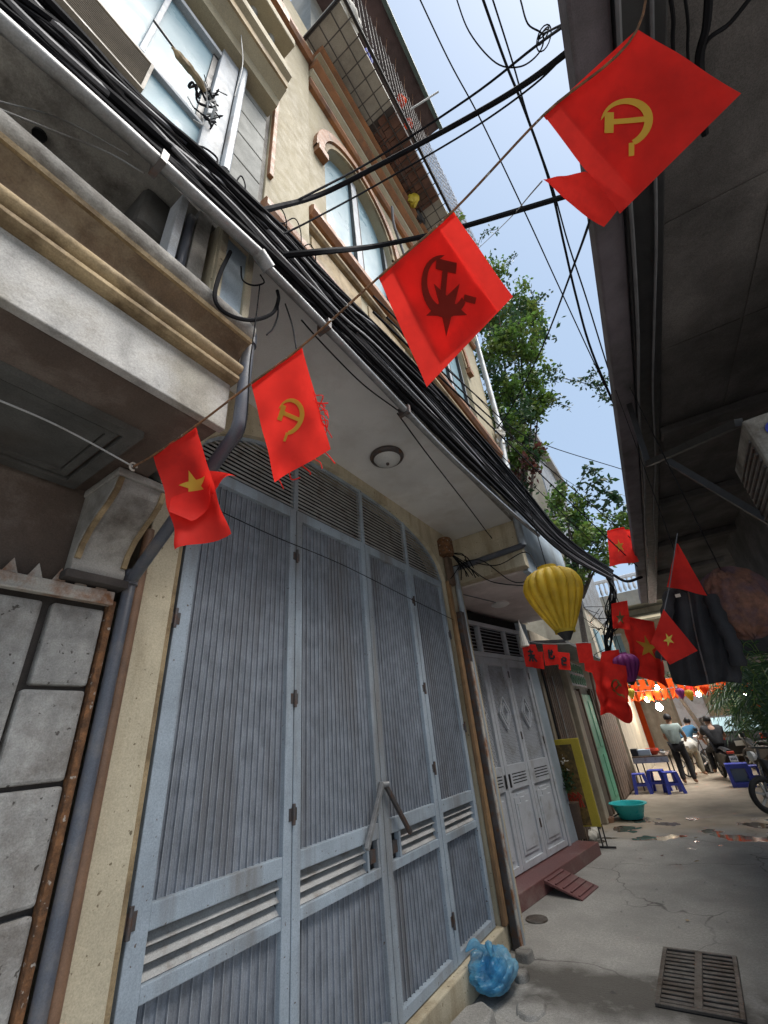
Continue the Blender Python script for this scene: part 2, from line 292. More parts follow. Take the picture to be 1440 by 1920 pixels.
# ================================================================== ground
def ground_mat():
    m = bpy.data.materials.new('worn_alley_concrete'); m.use_nodes = True; t = m.node_tree; N = t.nodes.new; L = t.links.new
    p = t.nodes['Principled BSDF']; geo = N('ShaderNodeNewGeometry'); sep = N('ShaderNodeSeparateXYZ'); L(geo.outputs['Position'], sep.inputs[0])
    def noise(sc, det=6, rg=.6):
        n = N('ShaderNodeTexNoise'); n.inputs['Scale'].default_value = sc; n.inputs['Detail'].default_value = det; n.inputs['Roughness'].default_value = rg; L(geo.outputs['Position'], n.inputs['Vector']); return n.outputs['Fac']
    def rng(f, a, b, c=0., d=1.):
        r = N('ShaderNodeMapRange'); [setattr(r.inputs[i+1], 'default_value', v) for i, v in enumerate((a, b, c, d))]; L(f, r.inputs[0]); return r.outputs[0]
    def mth(op, a, b):
        x = N('ShaderNodeMath'); x.operation = op
        for i, s_ in enumerate((a, b)):
            if isinstance(s_, (int, float)): x.inputs[i].default_value = s_
            else: L(s_, x.inputs[i])
        return x.outputs[0]
    def mix(f, a, b):
        x = N('ShaderNodeMix'); x.data_type = 'RGBA'
        for i, s_ in ((0, f), (6, a), (7, b)):
            if isinstance(s_, (int, float)): x.inputs[i].default_value = s_
            elif isinstance(s_, tuple): x.inputs[i].default_value = (*s_, 1)
            else: L(s_, x.inputs[i])
        return x.outputs[2]
    col = mix(rng(noise(2.2), .35, .65), (.32, .31, .285), (.45, .435, .40))
    col = mix(rng(noise(45, 4), .4, .62), mix(.5, col, (.24, .23, .21)), col)
    col = mix(rng(noise(160, 3, .8), .42, .60, .0, .45), col, (.09, .085, .08))
    vo = N('ShaderNodeTexVoronoi'); vo.feature = 'DISTANCE_TO_EDGE'; vo.inputs['Scale'].default_value = .75
    wv = N('ShaderNodeVectorMath'); wv.operation = 'MULTIPLY_ADD'; nn = N('ShaderNodeTexNoise'); nn.inputs['Scale'].default_value = 3.0; L(geo.outputs['Position'], nn.inputs['Vector']); L(nn.outputs['Color'], wv.inputs[0]); wv.inputs[1].default_value = (.5, .5, .5); L(geo.outputs['Position'], wv.inputs[2]); L(wv.outputs[0], vo.inputs['Vector'])
    col = mix(mth('MULTIPLY', rng(vo.outputs['Distance'], .0, .012, .8, 0), rng(noise(.8, 2), .45, .55)), col, (.06, .055, .05))
    # older, browner surface further down the alley
    edge = mth('ADD', sep.outputs['Y'], mth('MULTIPLY', noise(.9, 3), 2.5))
    old = rng(edge, 10.2, 11.2)
    col = mix(old, col, mix(rng(noise(3), .35, .65), (.23, .185, .135), (.31, .255, .19)))
    # damp gutter beside the grate and puddles across the alley
    damp = mth('MULTIPLY', rng(mth('ABSOLUTE', mth('SUBTRACT', mth('ADD', sep.outputs['Y'], mth('MULTIPLY', noise(1.6, 3), .9)), 4.78), 0), .16, .42, 1, 0), rng(noise(2.6, 4), .30, .46))
    wet2 = mth('MULTIPLY', rng(mth('ABSOLUTE', mth('SUBTRACT', sep.outputs['Y'], 9.6), 0), .9, 1.5, 1, 0), rng(noise(1.7, 3, .5), .53, .57))
    wet = mth('MAXIMUM', damp, wet2)
    col = mix(mth('MULTIPLY', wet, .80), col, (.045, .038, .03))
    L(col, p.inputs['Base Color'])
    L(rng(wet2, 0, 1, .82, .05), p.inputs['Roughness'])
    b = N('ShaderNodeBump'); b.inputs['Distance'].default_value = .012
    L(rng(wet2, 0, 1, .55, .0), b.inputs['Strength']); L(mth('ADD', noise(70, 5), mth('MULTIPLY', noise(6, 5), 1.6)), b.inputs['Height']); L(b.outputs[0], p.inputs['Normal'])
    return m
GM = ground_mat()
g = MB().add([(-150, -60, 0), (150, -60, 0), (150, 400, 0), (-150, 400, 0)], [(0, 1, 2, 3)]).build('ground', GM, base=False)
tag(g, 'worn grey concrete alley floor with damp patches', kind='structure')

# ================================================================== house A: grey balcony house
XA = -2.05
A = thing('balcony_house', 'weathered grey house with stone block wall, coffered balcony and long window above', 'house', (-2.6, -0.4, 0))
MB().box(-4.5, XA - .03, -4.0, .885, 0, 4.12).build('wall', M['joint'], A)
# rusticated blocks, raised from dark recessed joints
courses = [(2.005, 2.318, [(.665, .86)]), (1.675, 1.985, [(.645, .86)]), (1.675, 2.318, [(-.9, .08), (.105, .625)]),
           (1.315, 1.655, [(-.7, .26), (.29, .86)]), (.955, 1.295, [(-.9, .05), (.08, .56), (.59, .86)]), (.595, .935, [(-.7, .3), (.33, .86)]), (.235, .575, [(-.9, .1), (.13, .6), (.63, .86)]), (.0, .215, [(-.7, .3), (.33, .86)])]
for z0, z1, bl in courses:
    for y0, y1 in bl:
        j = lambda s=.006: random.uniform(-s, s)
        MB().box(XA - .05, XA + .012 + j(), y0 + j(.004), y1 + j(.004), z0 + j(.004), z1 + j(.004)).build('stone_block', M['stone'], A, bevel=.012)
# rusted strip with pointed teeth over the block wall
rail = MB().box(XA + .01, XA + .055, -1.2, .868, 2.335, 2.392).box(XA + .055, XA + .062, -1.2, .866, 2.33, 2.342).build('spike_rail', M['whiterust'], A, bevel=.004)
for k in range(18):
    y = .815 - k * .083
    MB().prism([(y - .028, 2.39), (y + .028, 2.39), (y, 2.455)], 'x', XA + .028, XA + .036).build('spike', M['whiterust'], rail)
MB().box(XA - .02, XA + .03, .866, .893, 0, 2.36).build('corner_angle', M['rust'], A, bevel=.004)
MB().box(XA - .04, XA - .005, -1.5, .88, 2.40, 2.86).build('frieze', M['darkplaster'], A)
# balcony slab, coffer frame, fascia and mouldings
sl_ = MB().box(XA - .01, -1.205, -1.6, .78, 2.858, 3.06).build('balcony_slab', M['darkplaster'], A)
def frame_strip(x0, x1, y0, y1, w, z0, z1, nm, mt):
    for a in ((x0, x1, y1 - w, y1), (x0, x0 + w, y0, y1 - w), (x1 - w, x1, y0, y1 - w)):
        piece(nm, mt, sl_, *a, z0, z1)
frame_strip(-2.02, -1.45, -1.5, .605, .05, 2.828, 2.8575, 'coffer_moulding', M['coffer'])
frame_strip(-1.955, -1.515, -1.5, .54, .03, 2.838, 2.8565, 'coffer_moulding', M['coffer'])
piece('coffer_panel', M['coffer'], sl_, -1.92, -1.55, -1.5, .505, 2.848, 2.8572)
MB().prism([(-1.232, 2.85), (-1.195, 2.85), (-1.195, 3.095), (-1.232, 3.095)], 'y', -1.6, .79).build('fascia', M['whitewash'], A, bevel=.004)
MB().prism([(-1.22, 3.096), (-1.165, 3.096), (-1.150, 3.106), (-1.150, 3.124), (-1.178, 3.130), (-1.22, 3.130)], 'y', -1.6, .80).build('bead_moulding', M['tan'], A, bevel=.003)
MB().prism([(-1.23, 3.131)] + [(-1.185 + .055 * math.sin(a), 3.165 - .034 * math.cos(a)) for a in [i * math.pi / 8 for i in range(9)]] + [(-1.23, 3.20)], 'y', -1.6, .80).build('torus_moulding', M['tan'], A, smooth=True)
MB().prism([(-1.24, 3.201), (-1.165, 3.201), (-1.168, 3.235), (-1.150, 3.268), (-1.108, 3.296), (-1.24, 3.296)], 'y', -1.6, .80).build('cove_moulding', M['covebrown'], A, smooth=True)
MB().prism([(-1.25, 3.297), (-1.095, 3.297), (-1.088, 3.312), (-1.095, 3.322), (-1.25, 3.322)], 'y', -1.6, .805).build('coping_edge', M['tan'], A)
MB().prism([(-1.40, 3.323), (-1.112, 3.323)] + [(-1.125 + .045 * math.cos(a), 3.375 + .05 * math.sin(a)) for a in [-.9 + i * .35 for i in range(8)]] + [(-1.40, 3.43)], 'y', -1.6, .81).build('coping', M['conc'], A, smooth=True)
# scroll corbel under the balcony
prof = [(-2.05, 2.44), (-1.985, 2.44), (-1.975, 2.47), (-1.985, 2.50), (-1.97, 2.56), (-1.93, 2.62), (-1.87, 2.67), (-1.81, 2.71), (-1.765, 2.76), (-1.75, 2.81), (-1.75, 2.855), (-2.05, 2.855)]
cb = MB().prism(prof, 'y', .665, .885).build('corbel', M['conc'], A, bevel=.006)
edge = prof[3:10]
for y0, y1 in ((.668, .690), (.86, .882)):
    m = MB()
    for (a, b) in zip(edge[:-1], edge[1:]):
        m.add([(a[0] + .014, y0, a[1]), (a[0] + .014, y1, a[1]), (b[0] + .014, y1, b[1]), (b[0] + .014, y0, b[1]), (a[0] - .02, y0, a[1]), (a[0] - .02, y1, a[1]), (b[0] - .02, y1, b[1]), (b[0] - .02, y0, b[1])],
              [(0, 1, 2, 3), (0, 3, 7, 4), (1, 5, 6, 2), (0, 4, 5, 1), (3, 2, 6, 7)])
    m.build('corbel_rib', M['tan'], cb)
MB().box(-2.06, -1.955, .645, .90, 2.405, 2.442).build('corbel_foot', M['joint'], cb, bevel=.006)
MB().box(-2.04, -1.73, .655, .89, 2.815, 2.852).build('corbel_cap', M['conc'], cb, bevel=.006)
# loggia behind the coping: rear wall, beam, ceiling
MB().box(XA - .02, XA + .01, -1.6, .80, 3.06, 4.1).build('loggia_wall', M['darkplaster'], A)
MB().box(XA, -1.19, -1.6, .80, 4.02, 4.14).build('loggia_ceiling', M['conc'], A)
MB().box(XA + .01, -1.27, .30, .56, 3.72, 4.02).build('cross_beam', M['coffer'], A, bevel=.03)
MB().lathe([(0, 4.018), (.025, 4.016), (.025, 4.0)], (-1.45, -.05, 0), 12).build('ceiling_socket', M['dark'], A)
# balustrade post with raised frame and recessed field
post = MB().box(-1.28, -1.15, .60, .80, 3.43, 4.02).build('balustrade_post', M['cream'], A, bevel=.006)
for a in ((.605, .795, 3.95, 4.005), (.605, .64, 3.44, 3.95), (.76, .795, 3.44, 3.95)):
    piece('post_frame', M['cream'], post, -1.152, -1.128, *a)
piece('post_field', M['paleblue'], post, -1.152, -1.146, .64, .76, 3.44, 3.95)
MB().box(-1.25, -1.15, .405, .44, 3.43, 3.95).build('baluster', M['white'], A, bevel=.004)
MB().tube([(-1.18, .475, 3.43), (-1.18, .475, 3.90)], .02, 12).build('loggia_pipe', M['pvc'], A, smooth=True)
MB().box(-1.26, -1.17, .50, .57, 3.43, 4.0).build('baluster', M['conc'], A, bevel=.004)
# upper storey
XU = -1.15
MB().box(-4.5, XU - .04, -4.0, .80, 4.14, 9.5).build('upper_wall', M['offwhite'], A)
def course_panel(y0, y1, z0, z1): 
    MB().box(XU - .05, XU, y0, y1, z0, z1).build('wall_panel', M['offwhite'], A, bevel=.005)
z = 4.16
while z < 6.3:
    course_panel(.545, .795, z + .006, z + .30 - .006); z += .30
course_panel(-1.6, .12, 4.16, 4.30)
course_panel(.13, .54, 4.16, 4.33)
vent = thing('vent_grille', 'brown slatted vent panel beside the blue-tinted window on the grey house', 'vent grille', (XU, -.05, 4.34))
MB().box(XU - .02, XU + .01, -.75, .128, 4.335, 4.595).build('backing', M['dark'], vent)
for k in range(15):
    z = 4.342 + k * .017
    MB().add([(XU + .012, -.74, z + .012), (XU + .026, -.74, z), (XU + .026, .12, z), (XU + .012, .12, z + .012), (XU + .012, -.74, z + .015), (XU + .029, -.74, z + .003), (XU + .029, .12, z + .003), (XU + .012, .12, z + .015)], [(0, 1, 2, 3), (4, 7, 6, 5), (1, 5, 6, 2), (0, 4, 5, 1), (2, 6, 7, 3)]).build('slat', M['vent'], vent)
for a in ((-.76, .134, 4.325, 4.337), (-.76, .134, 4.598, 4.61), (.122, .136, 4.337, 4.598)):
    piece('frame', M['vent'], vent, XU + .005, XU + .034, *a)
win = MB().box(XU - .03, XU - .012, -1.4, .46, 4.62, 6.3).build('window', M['glass'], A)
MB().box(XU - .05, XU + .004, -1.4, .55, 4.345, 4.60).build('window_apron', M['glass'], win)
for a in ((XU - .02, XU + .03, -1.4, .52, 4.60, 4.63), (XU - .02, XU + .035, .40, .52, 4.36, 6.35), (XU - .02, XU + .03, .06, .085, 4.63, 6.3), (XU - .02, XU + .03, -.6, -.57, 4.63, 6.3), (XU - .02, XU + .03, -1.4, .40, 5.62, 5.67)):
    MB().box(*a).build('window_frame', M['white_up'], win, bevel=.004)
MB().box(XU - .012, XU + .0, .365, .395, 4.64, 6.3).build('window_gasket', M['black'], win)
MB().tube([(XU + .05, .545, 4.36), (XU + .05, .545, 6.2)], .026, 12).build('downpipe', M['pvc_light'], A, smooth=True)
cz_ = [(XU + .0, 5.74), (XU + .10, 5.74), (XU + .12, 5.80), (XU + .19, 5.86), (XU + .19, 5.96), (XU + .24, 6.0), (XU + .24, 6.10), (XU, 6.10)]
MB().prism(cz_, 'y', -1.6, .80).build('window_cornice', M['cream_up'], A)
MB().prism([(XU + .19, 5.864), (XU + .205, 5.864), (XU + .205, 5.955), (XU + .19, 5.955)], 'y', -1.6, .795).build('cornice_band', M['tan'], A)
# third floor balcony balusters far up
for k in range(9):
    y = .66 - k * .17
    MB().lathe([(.0, 6.1), (.03, 6.1), (.045, 6.2), (.03, 6.36), (.02, 6.5), (.035, 6.6), (0, 6.6)], (XU + .13, y, 0), 10).build('baluster', M['offwhite'], A, smooth=True)
MB().box(XU + .03, XU + .26, -1.6, .80, 6.6, 6.72).build('handrail', M['cream_up'], A, bevel=.01)
MB().box(XU - .02, XU + .2, -1.6, .78, 7.3, 7.5).build('upper_slab', M['trim'], A)

# pipes between the two houses
pz = thing('drain_pipe', 'blue-grey pipe bending from the balcony corner back along the stone block wall', 'pipe', (-2.0, .93, 0))
MB().tube([(-2.005, .925, 0), (-2.005, .925, 2.43), (-1.995, .924, 2.465), (-1.20, .83, 2.835), (-1.170, .826, 2.855), (-1.158, .825, 2.89), (-1.145, .825, 3.37)], .027, 14).build('pipe', M['pvc'], pz, smooth=True)
for c in ((-2.005, .925, 2.44), (-1.145, .825, 3.34)):
    MB().tube([V(c), V(c) + V((0, 0, .07))], .034, 14).build('coupling', M['pvc'], pz, smooth=True)
MB().tube([(-1.145, .825, 3.385), (-1.15, .76, 3.39)], .03, 12).build('elbow', M['pvc'], pz, smooth=True)
bp = MB().tube([(-2.02, .972, 0), (-2.02, .972, 2.75)], .026, 14).build('vertical_pipe', M['brownpipe'], smooth=True)
tag(bp, 'brown stained straight pipe beside the cream pilaster', 'pipe')

# ================================================================== house B: cream house with steel folding door
XB, XD = -2.05, -2.10
B = thing('cream_house', 'cream house with arched steel door, brown trim and arched window', 'house', (-2.6, 2.9, 0))
DY = [1.213, 2.082, 2.974, 3.791, 4.556]; ZB, ZT = .197, 3.34
def arch(y):
    u = (y - 2.885) / 1.70
    return 3.37 + .575 * math.sqrt(max(0, 1 - min(1, abs(u)) ** 2.4))
# wall: left pilaster, right pilaster, spandrel above the arch
MB().box(-4.5, XB, .995, 1.165, 0, 4.2).build('pilaster', M['cream'], B, bevel=.006)
MB().box(XB - .06, XB - .012, 1.165, 1.19, 0, 3.4).build('jamb_strip', M['tan'], B)
MB().box(-4.5, XB, 4.60, 5.12, 0, 4.2).build('pilaster', M['cream'], B, bevel=.006)
m = MB(); n = 40; ys = [1.165 + (4.60 - 1.165) * i / n for i in range(n + 1)]
for y0, y1 in zip(ys[:-1], ys[1:]):
    a0, a1 = arch(y0), arch(y1)
    m.add([(XB, y0, a0), (XB, y1, a1), (XB, y1, 4.2), (XB, y0, 4.2), (XB - .3, y0, a0), (XB - .3, y1, a1)], [(0, 1, 2, 3), (0, 4, 5, 1)])
m.build('arch_spandrel', M['cream'], B)
MB().box(-4.5, XD - .14, 1.19, 4.6, 0, 4.2).build('recess', M['dark'], B)
MB().box(-2.4, XB + .03, 1.15, 4.62, 0, .19).build('threshold', M['cream'], B, bevel=.01)
# ---- folding steel door
D = thing('folding_door', 'grey blue corrugated steel folding door with four leaves under louvred arch', 'door', (XD, 2.9, .19))
ST, RB = .045, .02          # stile half-width and relief
def corr(name, y0, y1, z0, z1, pitch, par):
    n = max(3, round((y1 - y0) / pitch)); p = (y1 - y0) / n; m = MB()
    for k in range(n):
        a = y0 + k * p + random.uniform(-.0015, .0015); X0, X1 = XD - .022, XD - .010
        q = [(X0, a), (X0, a + p * .42), (X0 - .003, a + p * .5), (X0, a + p * .58), (X0, a + p * .84), (X1, a + p * .87), (X1, a + p * .95), (X0, a + p * .985), (X0, y0 + (k + 1) * p)]
        for i in range(8):
            m.cm = 1 if i in (5,) else 0
            (xa, ya), (xb, yb) = q[i], q[i + 1]; m.add([(xa, ya, z0), (xb, yb, z0), (xb, yb, z1), (xa, ya, z1)], [(0, 1, 2, 3)])
    return m.build(name, [M['steel_panel'], M['rib']], par, normals=False)
def louvres(y0, y1, z0, z1, par, n=3):
    h = (z1 - z0) / n
    piece('louvre_back', M['dark'], par, XD - .05, XD - .045, y0, y1, z0, z1)
    for k in range(n):
        zb = z0 + k * h
        MB().add([(XD - .002, y0, zb + .004), (XD - .002, y1, zb + .004), (XD - .038, y1, zb + h * .78), (XD - .038, y0, zb + h * .78),
                  (XD - .006, y0, zb), (XD - .006, y1, zb), (XD - .042, y1, zb + h * .74), (XD - .042, y0, zb + h * .74)],
                 [(0, 1, 2, 3), (4, 7, 6, 5), (0, 4, 5, 1), (2, 6, 7, 3)]).build('louvre_slat', M['slat'], par)
for i in range(4):
    y0, y1 = DY[i] + .004, DY[i + 1] - .004
    lf = MB()
    sL, sR = (.085, .062) if i == 0 else (.062, .062)
    lf.box(XD - .03, XD + RB, y0, y0 + sL, ZB, ZT)
    leaf = lf.build('leaf', M['steel'], D, bevel=.004)
    def rail(a, b, z0, z1, nm='rail', dx=0.0): 
        return MB().box(XD - .03, XD + RB - dx, a, b, z0, z1).build(nm, M['steel'], leaf, bevel=.004)
    rail(y1 - sR, y1, ZB, ZT, 'stile')
    a, b = y0 + sL, y1 - sR
    rail(a, b, ZT - .075, ZT, dx=.003); rail(a, b, 1.118, 1.204, dx=.003); rail(a, b, .911, .965, dx=.003); rail(a, b, ZB, ZB + .06, dx=.003)
    corr('corrugated_panel', a, b, 1.204, ZT - .075, .042, leaf)
    corr('corrugated_panel', a, b, ZB + .06, .911, .050, leaf)
    la, lb = a, b
    if i == 1: lb = b - .14
    if i == 2: la = a + .14
    louvres(la, lb, .965, 1.118, leaf)
    if i in (1, 2):
        q0, q1 = (lb, b) if i == 1 else (a, la)
        piece('lock_hole', M['dark'], leaf, XD - .032, XD - .028, q0, q1, .965, 1.118)
        for w0, w1 in ((q0, q0 + .022), (q1 - .022, q1)):
            piece('lock_guard', M['steel'], leaf, XD - .028, XD + .012, w0, w1, .965, 1.118)
        mid = (q0 + q1) / 2
        piece('lock_body', M['hinge'], leaf, XD - .02, XD + .005, mid - .03, mid + .03, 1.0, 1.07)
# hinges on the joints
for i, zs in ((0, (2.35, 1.17, .55)), (1, (2.95, 1.98, 1.38, .5)), (3, (2.95, 2.1, 1.45, .45)), (4, (2.7, 1.75))):
    for z in zs:
        y = DY[i]
        MB().tube([(XD + .03, y, z - .05), (XD + .03, y, z + .05)], .010, 8).box(XD + .018, XD + .024, y - .03, y + .03, z - .03, z + .03).build('hinge', M['hinge'], D, smooth=False)
# two propped bar handles
h0 = (XD + .05, 2.995, 1.58)
MB().bar(onX(717, 1468, XD + .05), onX(688, 1594, XD + .07), .028, .03).build('prop_bar', M['galv'], D, bevel=.004)
MB().bar(onX(722, 1470, XD + .05), onX(770, 1562, XD + .07), .026, .03).build('prop_bar', M['hinge'], D, bevel=.004)
MB().tube([onX(712, 1472, XD + .03), onX(728, 1470, XD + .06)], .02, 10).build('pivot', M['galv'], D, smooth=True)
# transom louvres under the arch
TR = MB().box(XD - .03, XD + .01, DY[0], DY[4], ZT + .003, ZT + .012).build('transom_rail', M['steel'], D)
for k in (1, 2, 3):
    MB().box(XD - .03, XD + .012, DY[k] - .022, DY[k] + .022, ZT + .012, arch(DY[k]) + .02).build('mullion', M['steel'], D, bevel=.003)
m = MB()
for y0, y1 in zip(ys[:-1], ys[1:]):
    a0, a1 = arch(y0), arch(y1)
    m.add([(XD + .004, y0, a0 - .03), (XD + .004, y1, a1 - .03), (XD + .004, y1, a1 + .02), (XD + .004, y0, a0 + .02), (XD - .03, y0, a0 - .03), (XD - .03, y1, a1 - .03)], [(0, 1, 2, 3), (0, 4, 5, 1)])
m.build('arch_frame', M['steel'], D)
for k in range(4):
    y0, y1 = DY[k] + .02, DY[k + 1] - .02
    z = ZT + .03
    while z < 3.93:
        ok = [y0 + (y1 - y0) * i / 40 for i in range(41) if arch(y0 + (y1 - y0) * i / 40) > z + .03]
        if len(ok) > 2:
            a, b = ok[0], ok[-1]
            MB().add([(XD + .002, a, z), (XD + .002, b, z), (XD - .006, b, z + .02), (XD - .006, a, z + .02), (XD - .004, a, z - .001), (XD - .004, b, z - .001), (XD - .012, b, z + .019), (XD - .012, a, z + .019)],
                     [(0, 1, 2, 3), (4, 7, 6, 5), (0, 4, 5, 1)]).build('transom_slat', M['slat'], D)
        z += .034
# ---- canopy over the door
XC = -1.15
can = MB().box(-2.4, XC, .83, 5.10, 4.042, 4.16).build('canopy', M['soffit'], B, bevel=.006)
MB().box(XC - .03, XC + .012, .83, 5.10, 4.035, 4.20).build('canopy_edge', M['conc'], B, bevel=.006)
MB().box(-2.4, XC + .005, 5.02, 5.18, 3.42, 4.04).build('canopy_beam', M['cream'], B, bevel=.01)
cl = thing('ceiling_lamp', 'round unlit ceiling lamp on the grey canopy soffit above the arched door', 'lamp', (-1.62, 2.78, 3.96))
cc = (-1.62, 2.78, 0)
MB().lathe([(0, 4.04), (.155, 4.04), (.16, 4.02), (.15, 4.0), (.125, 3.995)], cc, 28).build('rim', M['hinge'], cl, smooth=True)
MB().lathe([(.125, 3.998), (.11, 3.975), (.07, 3.955), (0, 3.95)], cc, 28).build('diffuser', M['plastic_white'], cl, smooth=True)
MB().lathe([(0, 3.935), (.014, 3.935), (.016, 3.955), (0, 3.96)], cc, 12).build('finial', M['hinge'], cl, smooth=True)
# ---- upper facade
XW = -1.20
up = MB().box(-4.5, XW, 1.24, 5.55, 4.16, 9.9)
UWY0, UWY1, UWZ0, UWSP, UWA = 1.50, 2.66, 5.35, 6.55, 7.35     # arched window
upw = MB()
def warch(y, y0=UWY0, y1=UWY1, sp=UWSP, ap=UWA):
    u = (y - (y0 + y1) / 2) / ((y1 - y0) / 2); return sp + (ap - sp) * math.sqrt(max(0, 1 - min(1, abs(u)) ** 2.2))
def arched_wall(yl, yr, name):
    pass
# wall with two arched openings, built in strips
opens = [(1.50, 2.66), (3.55, 4.70)]
def wall_strip(mb, x, y0, y1, z0, z1): mb.add([(x, y0, z0), (x, y1, z0), (x, y1, z1), (x, y0, z1)], [(0, 1, 2, 3)])
edges_ = [1.235]
for a, b in opens: edges_ += [a + (b - a) * i / 24 for i in range(25)]
edges_ += [5.55]
for y0, y1 in zip(edges_[:-1], edges_[1:]):
    ym = (y0 + y1) / 2; o_ = [q for q in opens if q[0] < ym < q[1]]
    if not o_: wall_strip(upw, XW, y0, y1, 4.16, 9.0); continue
    a, b = o_[0]
    wall_strip(upw, XW, y0, y1, 4.16, UWZ0)
    q0, q1 = warch(y0, a, b), warch(y1, a, b)
    upw.add([(XW, y0, q0), (XW, y1, q1), (XW, y1, 9.0), (XW, y0, 9.0), (XW - .12, y0, q0), (XW - .12, y1, q1)], [(0, 1, 2, 3), (0, 4, 5, 1)])
for a, b in opens:
    for y in (a, b): upw.add([(XW, y, UWZ0), (XW - .12, y, UWZ0), (XW - .12, y, UWSP), (XW, y, UWSP)], [(0, 1, 2, 3)])
upw.add([(XW, 5.55, 4.16), (-4.5, 5.55, 4.16), (-4.5, 5.55, 9.0), (XW, 5.55, 9.0)], [(0, 1, 2, 3)])
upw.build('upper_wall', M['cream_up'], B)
MB().box(-4.5, XW - .13, 1.24, 5.50, 4.16, 9.0).build('upper_core', M['dark'], B)
for a, b in opens:
    w_ = MB()
    n = 20
    for i in range(n):
        y0, y1 = a + (b - a) * i / n, a + (b - a) * (i + 1) / n
        w_.add([(XW - .10, y0, UWZ0), (XW - .10, y1, UWZ0), (XW - .10, y1, warch(y1, a, b)), (XW - .10, y0, warch(y0, a, b))], [(0, 1, 2, 3)])
    wn = w_.build('window', M['glass'], B)
    for y0, y1 in ((a, a + .05), (b - .05, b), ((a + b) / 2 - .045, (a + b) / 2 + .045)):
        MB().box(XW - .10, XW - .06, y0, y1, UWZ0, warch((y0 + y1) / 2, a, b) - .01).build('window_frame', M['white_up'], wn, bevel=.004)
    MB().box(XW - .10, XW - .065, a, b, UWZ0, UWZ0 + .06).build('window_frame', M['white_up'], wn, bevel=.004)
    for yy in (a + .05, (a + b) / 2 + .05, (a + b) / 2 - .055, b - .058):
        piece('window_gasket', M['black'], wn, XW - .098, XW - .058, yy, yy + .008, UWZ0 + .06, warch(yy, a, b) - .04)
    m = MB(); k_ = 26                        # brown arch moulding
    for r0, r1, x1, mt in ((.055, .16, .05, 'trim'), (.0, .05, .025, 'tan')):
        m = MB(); pr = []
        ccx = (a + b) / 2; hw = (b - a) / 2
        for i in range(k_ + 1):
            th = math.pi * i / k_
            def pt(r): return (ccx + (hw + r) * math.cos(th) * (1 if True else 1), UWSP + (UWA - UWSP + r) * max(0.0, math.sin(th)) ** .93)
            pr.append((pt(r0), pt(r1)))
        for (p0, p1), (q0, q1) in zip(pr[:-1], pr[1:]):
            m.add([(XW + x1, *p0), (XW + x1, *p1), (XW + x1, *q1), (XW + x1, *q0), (XW, *p0), (XW, *p1), (XW, *q1), (XW, *q0)], [(0, 1, 2, 3), (1, 5, 6, 2), (0, 3, 7, 4)])
        m.build('arch_moulding', M[mt], B, smooth=True)
    for yy in (a - .15, b + .02):
        piece('impost', M['trim'], B, XW, XW + .07, yy, yy + .13, UWSP - .10, UWSP)
# pilaster strips and trims
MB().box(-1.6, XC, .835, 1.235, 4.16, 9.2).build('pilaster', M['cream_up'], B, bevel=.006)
MB().box(XC - .02, XC + .03, .838, .872, 4.95, 7.3).build('corner_trim', M['trim'], B, bevel=.005)
MB().box(-1.9, XC - .02, .80, .834, 4.16, 9.2).build('side_return', M['conc'], B)
def band(y0, y1, z, h=.09, d=.06, mt='trim'):
    MB().prism([(XW - .02, z), (XW + d * .6, z), (XW + d, z + h * .3), (XW + d, z + h * .75), (XW + d * .7, z + h), (XW - .02, z + h)], 'y', y0, y1).build('string_course', M[mt], B, bevel=.003)
def bandp(y0, y1, z, h=.09, d=.05, mt='trim'):
    MB().prism([(XC - .02, z), (XC + d * .6, z), (XC + d, z + h * .3), (XC + d, z + h * .75), (XC + d * .7, z + h), (XC - .02, z + h)], 'y', y0, y1).build('pilaster_band', M[mt], B, bevel=.003)
bandp(.825, 1.245, 4.50, .14); bandp(.825, 1.245, 4.20, .10, .03, 'cream_up'); bandp(.825, 1.245, 8.15, .16, .07)
band(1.245, 5.55, 5.16, .13, .09); band(1.245, 5.55, 5.04, .07, .05, 'tan'); band(1.245, 5.55, 4.55, .14, .06); band(1.245, 5.55, 4.40, .09, .03, 'cream_up')
band(1.245, 5.55, 7.72, .10, .07, 'trim'); band(1.245, 5.55, 7.86, .16, .10, 'cream_up'); band(1.245, 5.55, 8.04, .12, .16, 'trim'); band(1.245, 5.55, 8.17, .07, .20, 'cream_up'); band(1.245, 5.55, 8.25, .12, .24, 'trim')
for k in range(6):                            # ochre recessed fields under the sill
    y = 1.30 + k * .71
    if y + .6 < 5.5: piece('apron_panel', M['tan'], B, XW - .005, XW + .012, y, y + .60, 4.74, 5.0)
# round iron rosettes ignored; loose black hose by the window
hs = MB().tube(smooth_path([(XW + .10, 2.72, 7.7), (XW + .06, 2.78, 7.4), (XW + .05, 2.95, 7.05), (XW + .06, 2.93, 6.7)]), .018, 8).build('hose', M['cable_grey'], smooth=True)
tag(hs, 'short grey hose hanging beside the arched upper window', 'hose')
